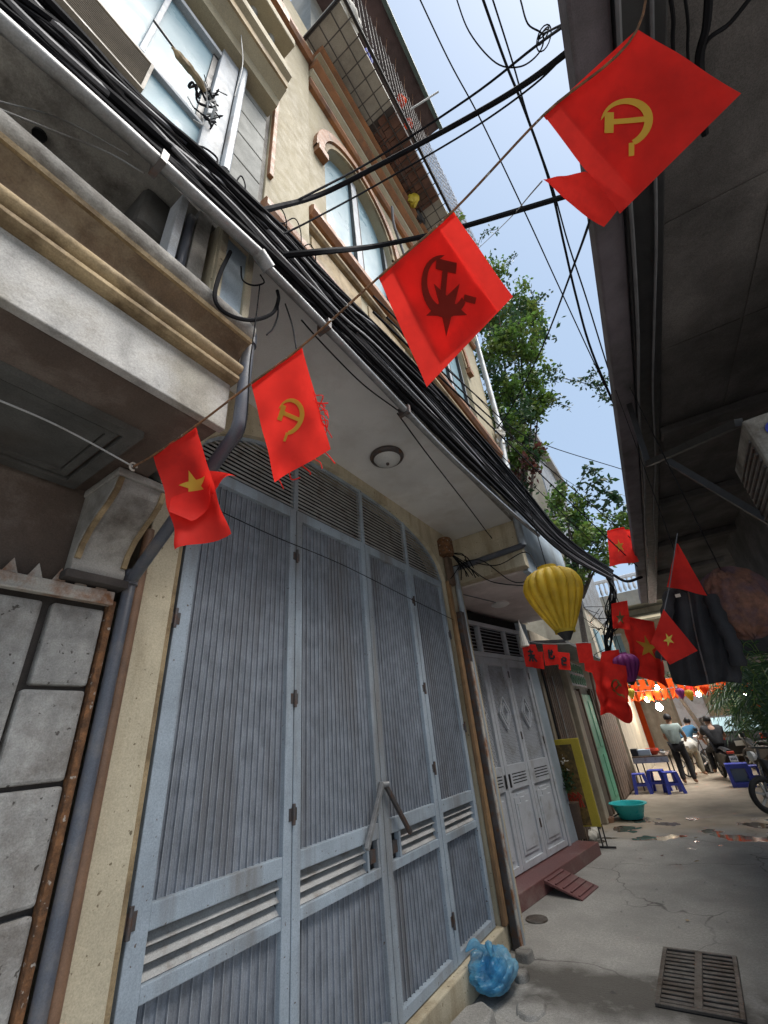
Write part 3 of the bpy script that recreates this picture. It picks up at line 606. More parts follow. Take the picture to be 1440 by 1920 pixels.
# light grey downpipe at the far end of the facade
dp = thing('downpipe', 'light grey downpipe at the far corner of the cream facade', 'pipe', (XC, 5.0, 3.6))
MB().tube([(-1.115, 5.0, 3.66), (-1.115, 5.02, 4.3), (-1.115, 5.45, 5.6), (-1.115, 5.58, 6.2), (-1.115, 5.62, 9.0)], .045, 14).build('pipe', M['pvc_light'], dp, smooth=True)
MB().tube(smooth_path([(-1.115, 5.0, 3.70), (-1.125, 4.99, 3.665), (-1.16, 4.985, 3.655), (-1.6, 4.985, 3.635), (-2.01, 4.985, 3.62)], 4), .038, 12).build('branch', M['pvc'], dp, smooth=True)
for z in (4.9, 5.9): MB().tube([(-1.115, 5.02 + (z - 4.3) * .33 if z < 6 else 5.6, z), (-1.115, 5.02 + (z + .1 - 4.3) * .33, z + .1)], .055, 14).build('coupling', M['pvc_light'], dp, smooth=True)
cp = MB()
for k in range(7): cp.tube(smooth_path([V((-1.115, 5.42, 5.55)) + V((random.uniform(-.08, .08), random.uniform(-.08, .08), random.uniform(-.15, .2))) for _ in range(4)]), .02, 6)
o = cp.build('rag', M['cloth_white'], smooth=True); tag(o, 'pale rag knotted round the light grey downpipe', 'rag')
# right hand post, pipe and clutter box beside the door
rp = thing('gate_post', 'dark steel post with peeling light strip beside the arched door', 'post', (-1.97, 4.72, 0))
MB().box(-2.02, -1.955, 4.70, 4.80, 0, 2.98).build('post', M['hinge'], rp, bevel=.006)
MB().box(-1.958, -1.944, 4.712, 4.765, 0, 2.4).build('strip', M['whiterust'], rp, bevel=.003)
MB().box(-2.045, -2.00, 4.585, 4.66, .19, 3.35).build('timber', M['timber'], rp, bevel=.01)
gp = MB().tube([(-2.0, 4.86, 0.0), (-2.0, 4.86, 3.6)], .036, 14).build('vertical_pipe', M['pvc_light'], smooth=True)
tag(gp, 'light grey pipe standing between the steel post and the white door', 'pipe')
jb = thing('junction_box', 'rusty round junction box with tangled wires at the canopy corner', 'junction box', (-1.95, 4.72, 3.6))
MB().lathe([(0, .0), (.09, 0), (.10, .02), (.10, .2), (.08, .23), (0, .23)], (-1.98, 4.62, 3.68), 14).build('box', M['rust'], jb, smooth=True)
for k in range(8):
    p = V((-1.95, 4.68, 3.72)); q = V((-1.93 + random.uniform(-.02, .2), 4.85 + random.uniform(-.05, .12), 3.50 + random.uniform(-.12, .1)))
    MB().tube(smooth_path([p, p.lerp(q, .5) + V((.06, 0, random.uniform(-.16, .05))), q]), .007, 6).build('wire', M['cable'], jb)
MB().box(-2.02, -1.96, 4.60, 4.72, 3.30, 3.66).build('bracket', M['wood'], jb, bevel=.01)
# small camera / hook on the arch
hk = MB().tube(smooth_path([onX(900, 925, -1.45), onX(897, 940, -1.45), onX(900, 958, -1.45), onX(910, 962, -1.45)]), .012, 8).build('hook', M['pvc_light'], smooth=True)
tag(hk, 'pale hooked rod hanging from the canopy soffit near the beam', 'hook')
# ================================================================== foliage helpers
def leaf_mesh(mb, c, size, rnd, droop=0.0):
    d = V((rnd.gauss(0, 1), rnd.gauss(0, 1), rnd.gauss(0, .7) - droop)).normalized(); u = V((rnd.gauss(0, 1), rnd.gauss(0, 1), rnd.gauss(0, 1)))
    w = d.cross(u).normalized(); n = w.cross(d)
    s = size * rnd.uniform(.6, 1.3); t = c + d * s; mid = c + d * s * .5 - n * s * .08
    mb.add([c, mid + w * s * .28 + n * s * .1, t, mid - w * s * .28 + n * s * .1, mid], [(0, 4, 2, 1), (0, 3, 2, 4)])
def crown(mb, blobs, per, size, seed, droop=0.0):
    rnd = random.Random(seed)
    for c, r in blobs:
        c = V(c); n = int(per * r * r)
        subs = [c + V((rnd.gauss(0, .5), rnd.gauss(0, .5), rnd.gauss(0, .5))) * r for _ in range(max(3, int(14 * r)))]
        for k in range(n):
            s_ = rnd.choice(subs); q = V((rnd.gauss(0, 1), rnd.gauss(0, 1), rnd.gauss(0, 1))) * r * .22
            leaf_mesh(mb, s_ + q, size, rnd, droop)
    return mb
def limbs(mb, base, tips, r, seed):
    rnd = random.Random(seed); base = V(base)
    for t in tips:
        t = V(t); m1 = base.lerp(t, .45) + V((rnd.uniform(-.15, .15), rnd.uniform(-.15, .15), rnd.uniform(-.1, .2)))
        pts = smooth_path([base, m1, t], 5); mb.tube(pts, [r * (1 - .8 * i / (len(pts) - 1)) for i in range(len(pts))], 6)
    return mb

# ================================================================== house C: white door, maroon step, blue-grey parapet
TH = math.radians(9.06)
C = thing('white_door_house', 'narrow house with white panelled folding door, maroon step and pale blue parapet', 'house', (-2.44, 6.07, 0), -TH)
L_ = dict(local=True)
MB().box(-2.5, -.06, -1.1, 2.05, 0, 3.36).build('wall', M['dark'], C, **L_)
MB().box(-.10, -.005, 1.68, 2.02, .0, 3.36).build('door_pier', M['paleblue'], C, bevel=.01, **L_)
MB().box(-.5, -.02, -.95, -.5, 0, 3.36).build('door_pier', M['paleblue'], C, bevel=.01, **L_)
CD = thing('panel_door', 'white folding door with mesh panes and diamond ornaments above maroon step', 'door', (-2.44, 6.07, .14), -TH)
for y0, y1 in ((-.45, .23), (.235, .90), (.905, 1.605)):
    s = .075
    lf = MB().box(-.05, .012, y0, y0 + s, .02, 2.53).build('leaf', M['white'], CD, bevel=.005, **L_)
    for a in ((y1 - s, y1, .02, 2.53), (y0 + s, y1 - s, 2.42, 2.53), (y0 + s, y1 - s, .84, 1.12), (y0 + s, y1 - s, .02, .09)):
        MB().box(-.05, .009, *a).build('rail', M['white'], lf, bevel=.004, **L_)
    a, b = y0 + s, y1 - s
    # raised panel below, two steps
    MB().box(-.05, -.018, a, b, .09, .84).build('panel', M['white'], lf, **L_)
    for k, (e, x) in enumerate(((.055, -.004), (.10, .006))):
        w = b - a
        poly = [(a + e, .09 + e), (b - e, .09 + e), (b - e, .84 - e * 1.6), (b - e - w * .18, .84 - e * 1.6), (b - e - w * .18, .84 - e), (a + e + w * .18, .84 - e), (a + e + w * .18, .84 - e * 1.6), (a + e, .84 - e * 1.6)]
        MB().prism(poly, 'x', -.02, x).build('raised_field', M['white'], lf, bevel=.006, **L_)
    # diagonal mesh pane
    piece('pane_back', M['joint'], lf, -.045, -.040, a, b, 1.12, 2.42, local=True)
    m = MB(); st = .038
    for sg in (1, -1):
        k = -1.4
        while k < (b - a) + 1.4:
            # clip the line z = 1.12 + sg*(y - a - k) to the pane
            seg = []
            for i in range(60):
                z = 1.12 + 1.30 * i / 59; y = a + k + sg * (z - 1.12)
                if a <= y <= b: seg.append((y, z))
            if len(seg) > 1: m.bar((-.03 + .004 * sg, *seg[0]), (-.03 + .004 * sg, *seg[-1]), .008, .006, (1, 0, 0))
            k += st
    m.build('mesh_lattice', M['white'], lf, **L_)
    cyy = (a + b) / 2
    for r in (.19, .115):
        m = MB(); q = [(cyy, 1.76 - r * 1.15), (cyy + r * .8, 1.76), (cyy, 1.76 + r * 1.15), (cyy - r * .8, 1.76)]
        for i in range(4): m.bar((-.004, *q[i]), (-.004, *q[(i + 1) % 4]), .022, .03, (1, 0, 0))
        m.build('diamond', M['white'], lf, **L_)
    for k in range(4):
        piece('vent_slot', M['dark'], lf, .0095, .0105, a + .09, b - .03, .90 + k * .035, .912 + k * .035, local=True)
for y in (.17, .29): piece('lock_plate', M['black'], CD, .013, .018, y, y + .045, .87, 1.02, local=True)
for y, z in ((.90, 2.25), (.90, 1.4), (1.6, 2.25), (1.6, 1.3), (.90, .35)):
    piece('hinge', M['hinge'], CD, .012, .022, y - .012, y + .012, z, z + .10, local=True)
for a in ((-.45, 1.68, 2.535, 2.60), (-.45, 1.68, 2.99, 3.05), (-.47, -.45, .0, 3.05), (1.61, 1.68, .0, 2.535), (.22, .27, 2.60, 2.99), (1.05, 1.085, 2.60, 2.99), (1.61, 1.68, 2.60, 2.99)):
    MB().box(-.055, .025, *a).build('frame', M['white'], CD, bevel=.004, **L_)
for k in range(7):
    z = 2.63 + k * .052
    for a, b in ((-.45, .22), (.27, 1.05), (1.085, 1.61)):
        MB().add([(.0, a, z), (.0, b, z), (-.035, b, z + .02), (-.035, a, z + .02), (.0, a, z - .005), (.0, b, z - .005), (-.035, b, z + .015), (-.035, a, z + .015)], [(0, 1, 2, 3), (4, 7, 6, 5), (0, 4, 5, 1)]).build('transom_slat', M['white'], CD, **L_)
# step and little ramp
st_ = MB().box(-.06, .30, -.75, 1.98, .0, .15).build('step', M['maroon'], C, bevel=.008, **L_)
rp_ = thing('threshold_ramp', 'small ribbed maroon ramp leaning against the maroon door step', 'ramp', (-2.0, 6.3, 0), -TH)
def loc(x, y, z): return (Matrix.Translation(V((-2.44, 6.07, 0))) @ Matrix.Rotation(-TH, 4, 'Z')) @ V((x, y, z))
a0, a1, b0, b1 = loc(.302, .12, .135), loc(.302, .62, .135), loc(.72, .10, .012), loc(.72, .60, .012)
MB().add([a0, a1, b1, b0, a0 - V((0, 0, .03)), a1 - V((0, 0, .03)), b1 - V((0, 0, .012)), b0 - V((0, 0, .012))], [(0, 1, 2, 3), (4, 7, 6, 5), (0, 4, 5, 1), (1, 5, 6, 2), (2, 6, 7, 3), (3, 7, 4, 0)]).build('ramp_plate', M['maroon'], rp_)
for k in range(5):
    t = .1 + k * .2; p, q = a0.lerp(b0, t) + V((0, 0, .006)), a1.lerp(b1, t) + V((0, 0, .006))
    MB().bar(p.lerp(q, .06), p.lerp(q, .94), .022, .012).build('ramp_rib', M['maroon'], rp_, bevel=.003)
# canopy soffit and parapet
MB().box(-2.5, -1.18, 5.185, 8.15, 3.40, 3.55).build('canopy', M['soffit_pink'], C, bevel=.006)
MB().box(-1.24, -1.165, 5.185, 8.15, 3.385, 4.52).build('parapet', M['paleblue'], C, bevel=.01)
MB().box(-1.26, -1.15, 5.185, 8.16, 4.52, 4.60).build('parapet_cap', M['conc'], C, bevel=.01)
cl2 = thing('ceiling_lamp', 'white oval ceiling lamp on the pinkish soffit above the white door', 'lamp', (-1.98, 6.35, 3.36))
MB().lathe([(0, 3.40), (.13, 3.40), (.14, 3.375), (.10, 3.35), (0, 3.34)], (-1.98, 6.35, 0), 20).build('diffuser', M['plastic_white'], cl2, smooth=True)
MB().tube([(-2.22, 5.25, 3.393), (-2.0, 6.24, 3.393)], .008, 6).build('lamp_conduit', M['cable_grey'], cl2)
MB().box(-4.5, -2.3, 5.56, 9.0, 3.55, 7.4).build('upper_wall', M['offwhite'], C)
for z in (4.7, 6.0):
    for y in (6.0, 7.2):
        w = piece('upper_window', M['glass'], C, -2.31, -2.29, y, y + .8, z, z + .9)

# ---- vine over house C
vine = thing('climbing_vine', 'tall leafy green vine hanging over the terrace of the white door house', 'vine', (-1.8, 7.5, 3.6))
VB = [((905, 520), .45, 7.2), ((935, 585), .5, 7.3), ((970, 575), .45, 7.6), ((925, 665), .5, 7.0), ((965, 655), .55, 7.3), ((1000, 640), .35, 7.8), ((940, 735), .5, 6.8), ((985, 725), .5, 7.4), ((1010, 700), .3, 8.0),
      ((955, 800), .45, 6.7), ((995, 800), .42, 7.3), ((1010, 760), .3, 7.6), ((975, 850), .40, 6.8), ((965, 600), .5, 8.4), ((925, 610), .5, 8.0)]
mb = MB(); crown(mb, [(onY(*p, y), r) for p, r, y in VB], 2900, .105, 3)
mb.build('foliage', M['leaf'], vine, normals=False)
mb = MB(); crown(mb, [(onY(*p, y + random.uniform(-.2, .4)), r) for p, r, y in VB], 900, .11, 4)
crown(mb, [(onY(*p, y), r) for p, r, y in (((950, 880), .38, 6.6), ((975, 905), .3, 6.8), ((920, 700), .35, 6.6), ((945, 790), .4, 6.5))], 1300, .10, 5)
mb.build('shaded_foliage', M['leaf_dark'], vine, normals=False)  # darker leaf copy puts the shade within the vine into colour
mb = MB(); crown(mb, [(onY(*p, y), r) for p, r, y in (((985, 868), .26, 6.7), ((1012, 850), .22, 7.0), ((1000, 890), .2, 6.9))], 1400, .11, 6)
mb.build('withered_leaves', M['leaf_red'], vine, normals=False)
mb = MB(); tips = [onY(*p, y) for p, r, y in VB]
limbs(mb, (-1.75, 7.4, 4.2), tips, .05, 8)
def sprig(px, r, n, size, seed, Y, mat_leaf, par, lmb):
    rnd = random.Random(seed); P = smooth_path([onY(*p, Y) for p in px], 8); lmb.tube(P, .008, 5); m = MB()
    for k in range(n):
        t = (k + rnd.random()) / n; q = P[min(len(P) - 1, int(t * len(P)))] + V((rnd.gauss(0, r), rnd.gauss(0, r), rnd.gauss(0, r)))
        leaf_mesh(m, q, size, rnd, .2)
    return m
ms = MB()
for k, (px, n) in enumerate((([(1000, 720), (1040, 708), (1085, 716), (1120, 722), (1142, 705)], 150), ([(1085, 716), (1115, 700), (1112, 692)], 40), ([(1120, 722), (1128, 740), (1150, 752)], 60), ([(1000, 745), (1030, 752), (1065, 762)], 80), ([(985, 575), (1010, 560), (1025, 552)], 40), ([(940, 520), (955, 490), (968, 478)], 40), ([(890, 480), (905, 440), (930, 430)], 50), ([(975, 620), (1005, 600), (1020, 598)], 40))):
    ms2 = sprig(px, .05, n, .09, 30 + k, 7.6, None, vine, mb); ms.add(ms2.v, ms2.f)
ms.build('sprig_leaves', M['leaf_dark'], vine, normals=False)
mb.build('stem', M['bark'], vine, smooth=True)
MB().box(-2.28, -1.3, 5.6, 8.6, 4.10, 4.45).build('planter', M['conc'], vine, bevel=.02)

# ---- tree further along
tr2 = thing('street_tree', 'leafy street tree rising behind the pale blue parapet', 'tree', (-1.9, 14.2, 0))
TB = [((1060, 945), .55, 13.5), ((1085, 985), .6, 14), ((1120, 1000), .55, 14.2), ((1150, 975), .45, 14.5), ((1165, 1015), .5, 14.3), ((1075, 1040), .55, 13.6), ((1110, 1055), .5, 13.8), ((1040, 985), .5, 13.2), ((1060, 1080), .5, 13.4), ((1045, 920), .35, 13.2)]
mb = MB(); crown(mb, [(onY(*p, y), r) for p, r, y in TB], 1500, .16, 11); mb.build('crown', M['leaf'], tr2, normals=False)
mb = MB(); crown(mb, [(onY(*p, y + random.uniform(-.3, .5)), r) for p, r, y in TB], 420, .14, 12); mb.build('shaded_leaves', M['leaf_dark'], tr2, normals=False)  # darker leaves painted in for the shade inside the crown
mb = MB(); mb.tube(smooth_path([(-2.3, 14.2, 0), (-2.25, 14.1, 2.2), (-2.0, 14.0, 4.5), (-1.6, 14, 6.2)]), [.14 - .004 * i for i in range(25)], 10)
limbs(mb, (-1.8, 14, 5.0), [onY(*p, y) for p, r, y in TB], .05, 13)
ms = MB()
for k, px in enumerate(([(1085, 960), (1110, 905), (1140, 900)], [(1100, 950), (1130, 920), (1160, 935)], [(1130, 960), (1150, 930), (1178, 960)], [(1075, 940), (1100, 880), (1120, 885)])):
    m2 = sprig(px, .07, 70, .22, 50 + k, 14, None, tr2, mb); ms.add(m2.v, m2.f)
ms.build('drooping_leaves', M['leaf_dark'], tr2, normals=False)
mb.build('trunk', M['bark'], tr2, smooth=True)

# ================================================================== houses further down the left side
# green door house
G = thing('green_door_house', 'shabby low house with green door, dark metal gate and patterned vent', 'house', (-3.0, 11.5, 0))
MB().box(-5, -2.16, 8.3, 15.2, 0, 3.3).build('wall', M['beige'], G)
gate = MB().box(-2.16, -2.13, 8.45, 9.75, 0, 2.75).build('metal_gate', M['black'], G)
for k in range(9): piece('gate_slat', M['wood'], gate, -2.13, -2.115, 8.50 + k * .138, 8.61 + k * .138, .05, 2.7)
piece('gate_handle', M['slat'], gate, -2.115, -2.10, 8.93, 8.955, 1.0, 2.5)
MB().box(-2.25, -2.06, 10.05, 10.38, 0, 3.1).build('post', M['beige'], G, bevel=.02)
MB().box(-2.17, -2.10, 10.45, 11.0, 0, 2.3).build('timber_panel', M['wood'], G, bevel=.01)
gd = MB().box(-2.17, -2.12, 11.15, 12.3, .05, 2.25).build('door', M['greendoor'], G, bevel=.01)
for y in (11.25, 11.82):
    for z0, z1 in ((.2, 1.0), (1.15, 2.1)): piece('door_panel', M['greendoor'], gd, -2.12, -2.105, y, y + .40, z0, z1)
for y in (11.05, 12.32): MB().box(-2.2, -2.08, y, y + .09, 0, 2.35).build('door_frame', M['wood'], G, bevel=.01)
bv = MB().box(-2.19, -2.14, 10.5, 12.4, 2.42, 2.95).build('vent_block', M['white'], G)
for i in range(7):
    for j in range(2):
        MB().lathe([(.055, 0), (.10, 0), (.10, .03), (.055, .03), (.055, 0)], (0, 0, 0), 8).build('vent_ring', M['greendoor'], bv, local=True).matrix_local = Matrix.Translation(mw(G).inverted() @ V((-2.14, 10.65 + i * .26, 2.56 + j * .26))) @ Matrix.Rotation(math.pi / 2, 4, 'Y')
MB().box(-2.22, -2.1, 12.5, 15.1, 0, 2.4).build('timber_panel', M['wood'], G, bevel=.01)
for k in range(8): MB().box(-2.1, -2.075, 12.55 + k * .32, 12.83 + k * .32, .05, 2.35).build('plank', M['wood'], G, bevel=.006)
MB().prism([(-4.5, 3.3), (-1.55, 2.95), (-1.55, 3.0), (-4.5, 3.4)], 'y', 8.2, 15.2).build('sheet_roof', M['roofmetal'], G)
# grey clad house D
Dh = thing('grey_clad_house', 'tall grey house with ribbed metal cladding rising behind the vine', 'house', (-3, 17, 0))
MB().box(-5.5, -2.05, 15.4, 21, 0, 12.2).build('wall', M['beige'], Dh)
for k in range(24): MB().box(-2.05, -2.0, 15.4 + k * .23, 15.57 + k * .23, 5.0, 12.2).build('cladding_rib', M['roofmetal'], Dh)
MB().box(-5.6, -1.75, 15.3, 21.1, 12.2, 12.5).build('roof', M['roofmetal'], Dh, bevel=.02)
for k in range(3):
    w = piece('window', M['glass'], Dh, -2.05, -1.99, 16 + k * 1.6, 16.9 + k * 1.6, 3.2, 4.4)
# house E across the bend, with balustrade
E_ = thing('balustrade_house', 'pale house across the bend with white balustrade and beige canopy', 'house', (-1.5, 24, 0))
MB().box(-6, 3.0, 24.0, 28, 0, 7.1).build('wall', M['beige'], E_)
MB().box(-3.6, 1.2, 22.9, 24.0, 6.25, 6.95).build('balcony', M['offwhite'], E_, bevel=.03)
for k in range(22):
    x = -3.5 + k * .21
    MB().lathe([(.04, 7.0), (.075, 7.12), (.04, 7.35), (.03, 7.5), (.06, 7.6)], (x, 22.98, 0), 8).build('baluster', M['white'], E_, smooth=True)
MB().box(-3.6, 1.2, 22.9, 23.08, 7.6, 7.75).build('handrail', M['white'], E_, bevel=.02)
MB().prism([(22.2, 5.35), (24, 5.9), (24, 6.0), (22.2, 5.45)], 'x', -3.2, 1.0).build('canopy', M['cream_up'], E_)
for x in (-2.9, -1.6, -.3): 
    w = MB().box(x, x + .95, 23.95, 24.0 + .02, 4.0, 5.2).build('window', M['glass'], E_)
    MB().box(x - .06, x + 1.01, 23.93, 23.96, 5.2, 5.28).build('window_frame', M['white'], w); MB().box(x + .45, x + .5, 23.93, 23.96, 4.0, 5.2).build('window_frame', M['white'], w)
MB().box(-3.2, -1.2, 23.2, 24, 3.55, 3.75).build('awning', M['paleblue'], E_)
for k in range(5):
    piece('shutter', [M['orange'], M['beige'], M['white'], M['cream_up'], M['orange']][k], E_, -3.2 + k * 1.2, -2.1 + k * 1.2, 23.9, 23.98, .1, 2.9)
MB().box(-3.6, 3.0, 23.2, 24.0, 2.95, 3.15).build('shop_awning', M['tan'], E_)
# pale two-storey house seen over the parapet between the tree and house E
F_ = thing('pale_far_house', 'pale grey far house with white window frames behind the street tree', 'house', (-5.0, 24, 0))
MB().box(-12, -3.7, 21.2, 26, 0, 10.5).build('wall', M['offwhite'], F_)
for z in (4.5, 7.2):
    for x in (-6.4, -4.9): 
        w = piece('window', M['glass'], F_, x, x + 1.0, 21.15, 21.21, z, z + 1.4)
wl = MB().box(-5.0, -2.6, 15.3, 20.5, 0, 0.01)
# clothes-lined side wall near the tables
tw = thing('stall_wall', 'pale boarded wall with hanging cloths behind the tables', 'wall', (-2.4, 18, 0))
MB().box(-2.5, -2.3, 15.3, 22.5, 0, 2.6).build('boards', M['beige'], tw)
for k in range(9):
    mtt = [M['cloth_white'], M['paleblue'], M['cream_up'], M['greyshirt'], M['cloth_white'], M['wood']][k % 6]
    MB().grid(lambda u, v, k=k: V((-2.26 + .03 * math.sin(u * 9 + k), 15.5 + k * .7 + u * .5, 2.3 - v * (1.0 + .25 * (k % 3)))), 8, 2).build('hanging_cloth', mtt, tw, smooth=True, normals=False)

# ================================================================== right-hand building with deep overhang
RA = math.radians(3.99)
R_ = thing('overhang_building', 'dark building with deep rough concrete overhang along the alley', 'building', (.588, 0, 0), RA)
MB().box(0, .165, -3, 13.2, 4.30, 4.46).build('overhang_fascia', M['eave_edge'], R_, bevel=.015, **L_)
MB().box(.165, .365, -3, 13.2, 4.265, 4.44).build('overhang_beam', M['black'], R_, bevel=.01, **L_)
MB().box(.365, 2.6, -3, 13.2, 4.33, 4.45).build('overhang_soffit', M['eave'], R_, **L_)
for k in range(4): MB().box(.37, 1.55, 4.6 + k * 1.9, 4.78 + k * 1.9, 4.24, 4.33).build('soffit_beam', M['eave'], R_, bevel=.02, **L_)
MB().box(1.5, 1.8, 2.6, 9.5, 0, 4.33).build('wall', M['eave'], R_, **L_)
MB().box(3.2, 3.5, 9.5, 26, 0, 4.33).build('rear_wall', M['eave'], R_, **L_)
MB().box(.5, 3.5, 13.2, 13.3, 2.7, 4.5).build('added_end_screen', M['blackcloth'], R_, **L_)  # added dark sheet standing in for the shaded far overhang
# cables clipped under the overhang
for k, (x, r) in enumerate(((.18, .012), (.30, .009))):
    pts = [loc_ for loc_ in [(Matrix.Translation(V((.588, 0, 0))) @ Matrix.Rotation(RA, 4, 'Z')) @ V((x + .012 * math.sin(i * 1.7 + k), -1 + i * .8, 4.25 - r)) for i in range(15)]]
    o = MB().tube(smooth_path(pts, 4), r, 6).build('overhang_cable', M['cable_grey'], smooth=True)
    tag(o, ['thicker grey cable clipped under the dark overhang edge beam', 'thinner grey cable clipped under the dark overhang edge beam'][k], 'cable')

# ================================================================== wire cage balcony high on house B
K = thing('cage_balcony', 'wire cage balcony with brick base and dark eave high on the cream house', 'balcony', (-.8, 3.2, 8.4))
ZC = 8.42
MB().box(-1.1, -.62, 1.10, 2.12, ZC, ZC + .06).build('tile_floor', M['tile'], K)
bb = MB().box(-1.08, -.62, 2.125, 3.35, ZC - .02, ZC + .09).build('brick_floor', M['joint'], K)
for i in range(4):
    for j in range(9):
        x = -1.075 + i * .115; y = 2.13 + j * .136 + (.06 if i % 2 else 0)
        piece('brick', M['brick'], bb, x, x + .108, y, min(3.345, y + .128), ZC - .035 - random.uniform(0, .006), ZC)
MB().box(-1.1, -.62, 3.36, 5.6, ZC, ZC + .06).build('tile_floor', M['tile'], K)
for k in range(30):
    y = 1.12 + k * .155
    MB().tube([(-1.1, y, ZC - .045), (-.56, y, ZC - .045)], .006, 5).build('floor_wire', M['wire'], K)
for k in range(4):
    x = -1.06 + k * .16
    MB().tube([(x, 1.1, ZC - .05), (x, 5.6, ZC - .05)], .007, 5).build('floor_wire', M['wire'], K)
for k in range(40):
    y = 1.12 + k * .112
    MB().tube([(-.56, y, ZC - .05), (-.55 + .01 * random.random(), y, ZC + 1.9)], .003, 4).build('mesh_wire', M['wire'], K)
for k in range(12):
    z = ZC - .04 + k * .165
    MB().tube([(-.555, 1.1, z), (-.555, 5.6, z)], .003, 4).build('mesh_wire', M['wire'], K)
for p, q in (((-.56, 1.1, ZC - .05), (-1.15, 1.1, ZC - .05)), ((-.56, 1.1, ZC - .05), (-.56, 1.1, ZC + 1.9)), ((-.56, 1.1, ZC - .05), (-.56, 5.6, ZC - .05))):
    MB().tube([p, q], .014, 8).build('frame_bar', M['black'], K)
MB().box(-4.5, -1.12, 1.24, 5.5, 8.4, 11.6).build('rear_wall', M['offwhite'], K)
MB().prism([(-1.15, 10.95), (-.34, 10.85), (-.34, 10.9), (-1.15, 11.0)], 'y', .4, 3.62).build('eave_board', M['brownpanel'], K)
MB().box(-.36, -.30, .4, 3.64, 10.80, 10.98).build('eave_edge', M['greenedge'], K)
for k in range(10): MB().tube([(-.56, 1.2 + k * .25, ZC + 1.9), (-.5, 1.2 + k * .25, ZC + 2.35)], .005, 4).build('loose_rod', M['rust'], K)
rod = MB().tube([onY(770, 205, 2.6), onY(822, 172, 2.75)], .012, 6).build('rod', M['slat']); tag(rod, 'thin pale rod sticking out from the wire cage balcony', 'rod')
m = MB(); crown(m, [((-.72, 3.95, 8.75), .22), ((-.7, 4.2, 8.95), .2)], 2200, .10, 21)
pl = thing('cage_plant', 'small green potted plant inside the wire cage balcony', 'plant', (-.72, 4.05, 8.48)); m.build('foliage', M['leaf'], pl, normals=False)
MB().lathe([(0, 0), (.08, 0), (.11, .18), (.09, .18), (0, .15)], (-.72, 4.0, 8.48), 14).build('pot', M['brick'], pl, smooth=True)
def lumpy(name, c, r, mt, label, cat, seed, sq=(1, 1, 1)):
    rnd = random.Random(seed); ph = [rnd.uniform(0, 6) for _ in range(6)]; m = MB(); n = 14; vs = []
    def fn(u, v):
        th, p = u * 2 * math.pi, (v - .5) * math.pi
        k = 1 + .16 * math.sin(3 * th + ph[0]) * math.cos(2 * p + ph[1]) + .1 * math.sin(5 * th + 4 * p + ph[2])
        return V(c) + V((math.cos(th) * math.cos(p) * sq[0], math.sin(th) * math.cos(p) * sq[1], math.sin(p) * sq[2])) * r * k
    m.grid(fn, 20, 12); o = m.build(name, mt, smooth=True); return tag(o, label, cat)
lumpy('bag', onY(690, 105, 1.75), .085, M['blueplastic'], 'blue plastic bag stuffed in the wire cage balcony', 'bag', 1, (.8, .8, 1.4))
lumpy('cloth_bundle', onY(752, 190, 2.5), .07, M['orange'], 'orange cloth bundle hanging in the wire cage balcony', 'cloth', 2)
lumpy('cloth_bundle', onY(766, 232, 2.75), .06, M['orange'], 'smaller orange cloth below the pale rod of the cage', 'cloth', 3)
lumpy('tennis_ball', onZ(774, 376, 8.33), .085, M['signyellow'], 'round lime yellow ball-like object under the cage floor', 'ball', 4)
lumpy('shoe_pile', onZ(785, 410, 8.33), .10, M['black'], 'dark bundle lying under the tiled end of the cage floor', 'bundle', 5, (.7, 1.4, .6))
lumpy('white_sack', onY(655, 30, 1.3), .13, M['cloth_white'], 'white sack resting on the cage balcony floor', 'sack', 6, (.7, 1.2, .9))

# sheet joints and old fixings on the overhang soffit
for k in range(5):
    for (x0, x1) in ((.37, .93), (.94, 1.5)):
        y = -1.2 + k * 1.15
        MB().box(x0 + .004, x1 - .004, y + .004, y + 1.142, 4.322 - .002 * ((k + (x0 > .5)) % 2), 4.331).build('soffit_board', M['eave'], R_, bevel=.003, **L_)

for k, y in enumerate((-2.6, .3)): MB().box(2.3, 2.5, y, y + .2, 0, 4.33).build('column', M['offwhite'], R_, bevel=.02, **L_)
# ================================================================== cables
LOW = [(-60, -25), (60, 75), (250, 243), (350, 335), (430, 415), (520, 515), (620, 612), (700, 688), (850, 845), (960, 945), (1060, 1040), (1145, 1086)]
UPP = [(62, -28), (165, 80), (262, 178), (365, 272), (450, 350), (566, 464), (655, 562), (745, 650), (884, 797), (987, 920), (1070, 1015), (1150, 1070)]
XS = [-1.04, -1.04, -1.04, -1.03, -1.03, -1.02, -1.02, -1.01, -1.0, -.98, -.86, -.62]
rnd = random.Random(5)
for k in range(84):
    s = rnd.uniform(.02, .98) if k % 3 else rnd.uniform(.25, .75); pts = []; dx = rnd.uniform(-.05, .05)
    for i, (a, b, x) in enumerate(zip(LOW, UPP, XS)):
        s = min(1, max(0, s + rnd.gauss(0, .12)))
        pts.append(onX(a[0] + (b[0] - a[0]) * s, a[1] + (b[1] - a[1]) * s, x + (dx + rnd.gauss(0, .012)) * (1 if i < 9 else .5)))
    r = rnd.choice((.005, .006, .007, .009, .012, .016))
    o = MB().tube(smooth_path(pts, 5), r, 6).build('bundled_cable', M['cable'] if k % 9 else M['cable_grey'], smooth=True)
    tag(o, 'dark cable in the thick sagging bundle along the canopy edge', 'cable', 'cables in the facade bundle')
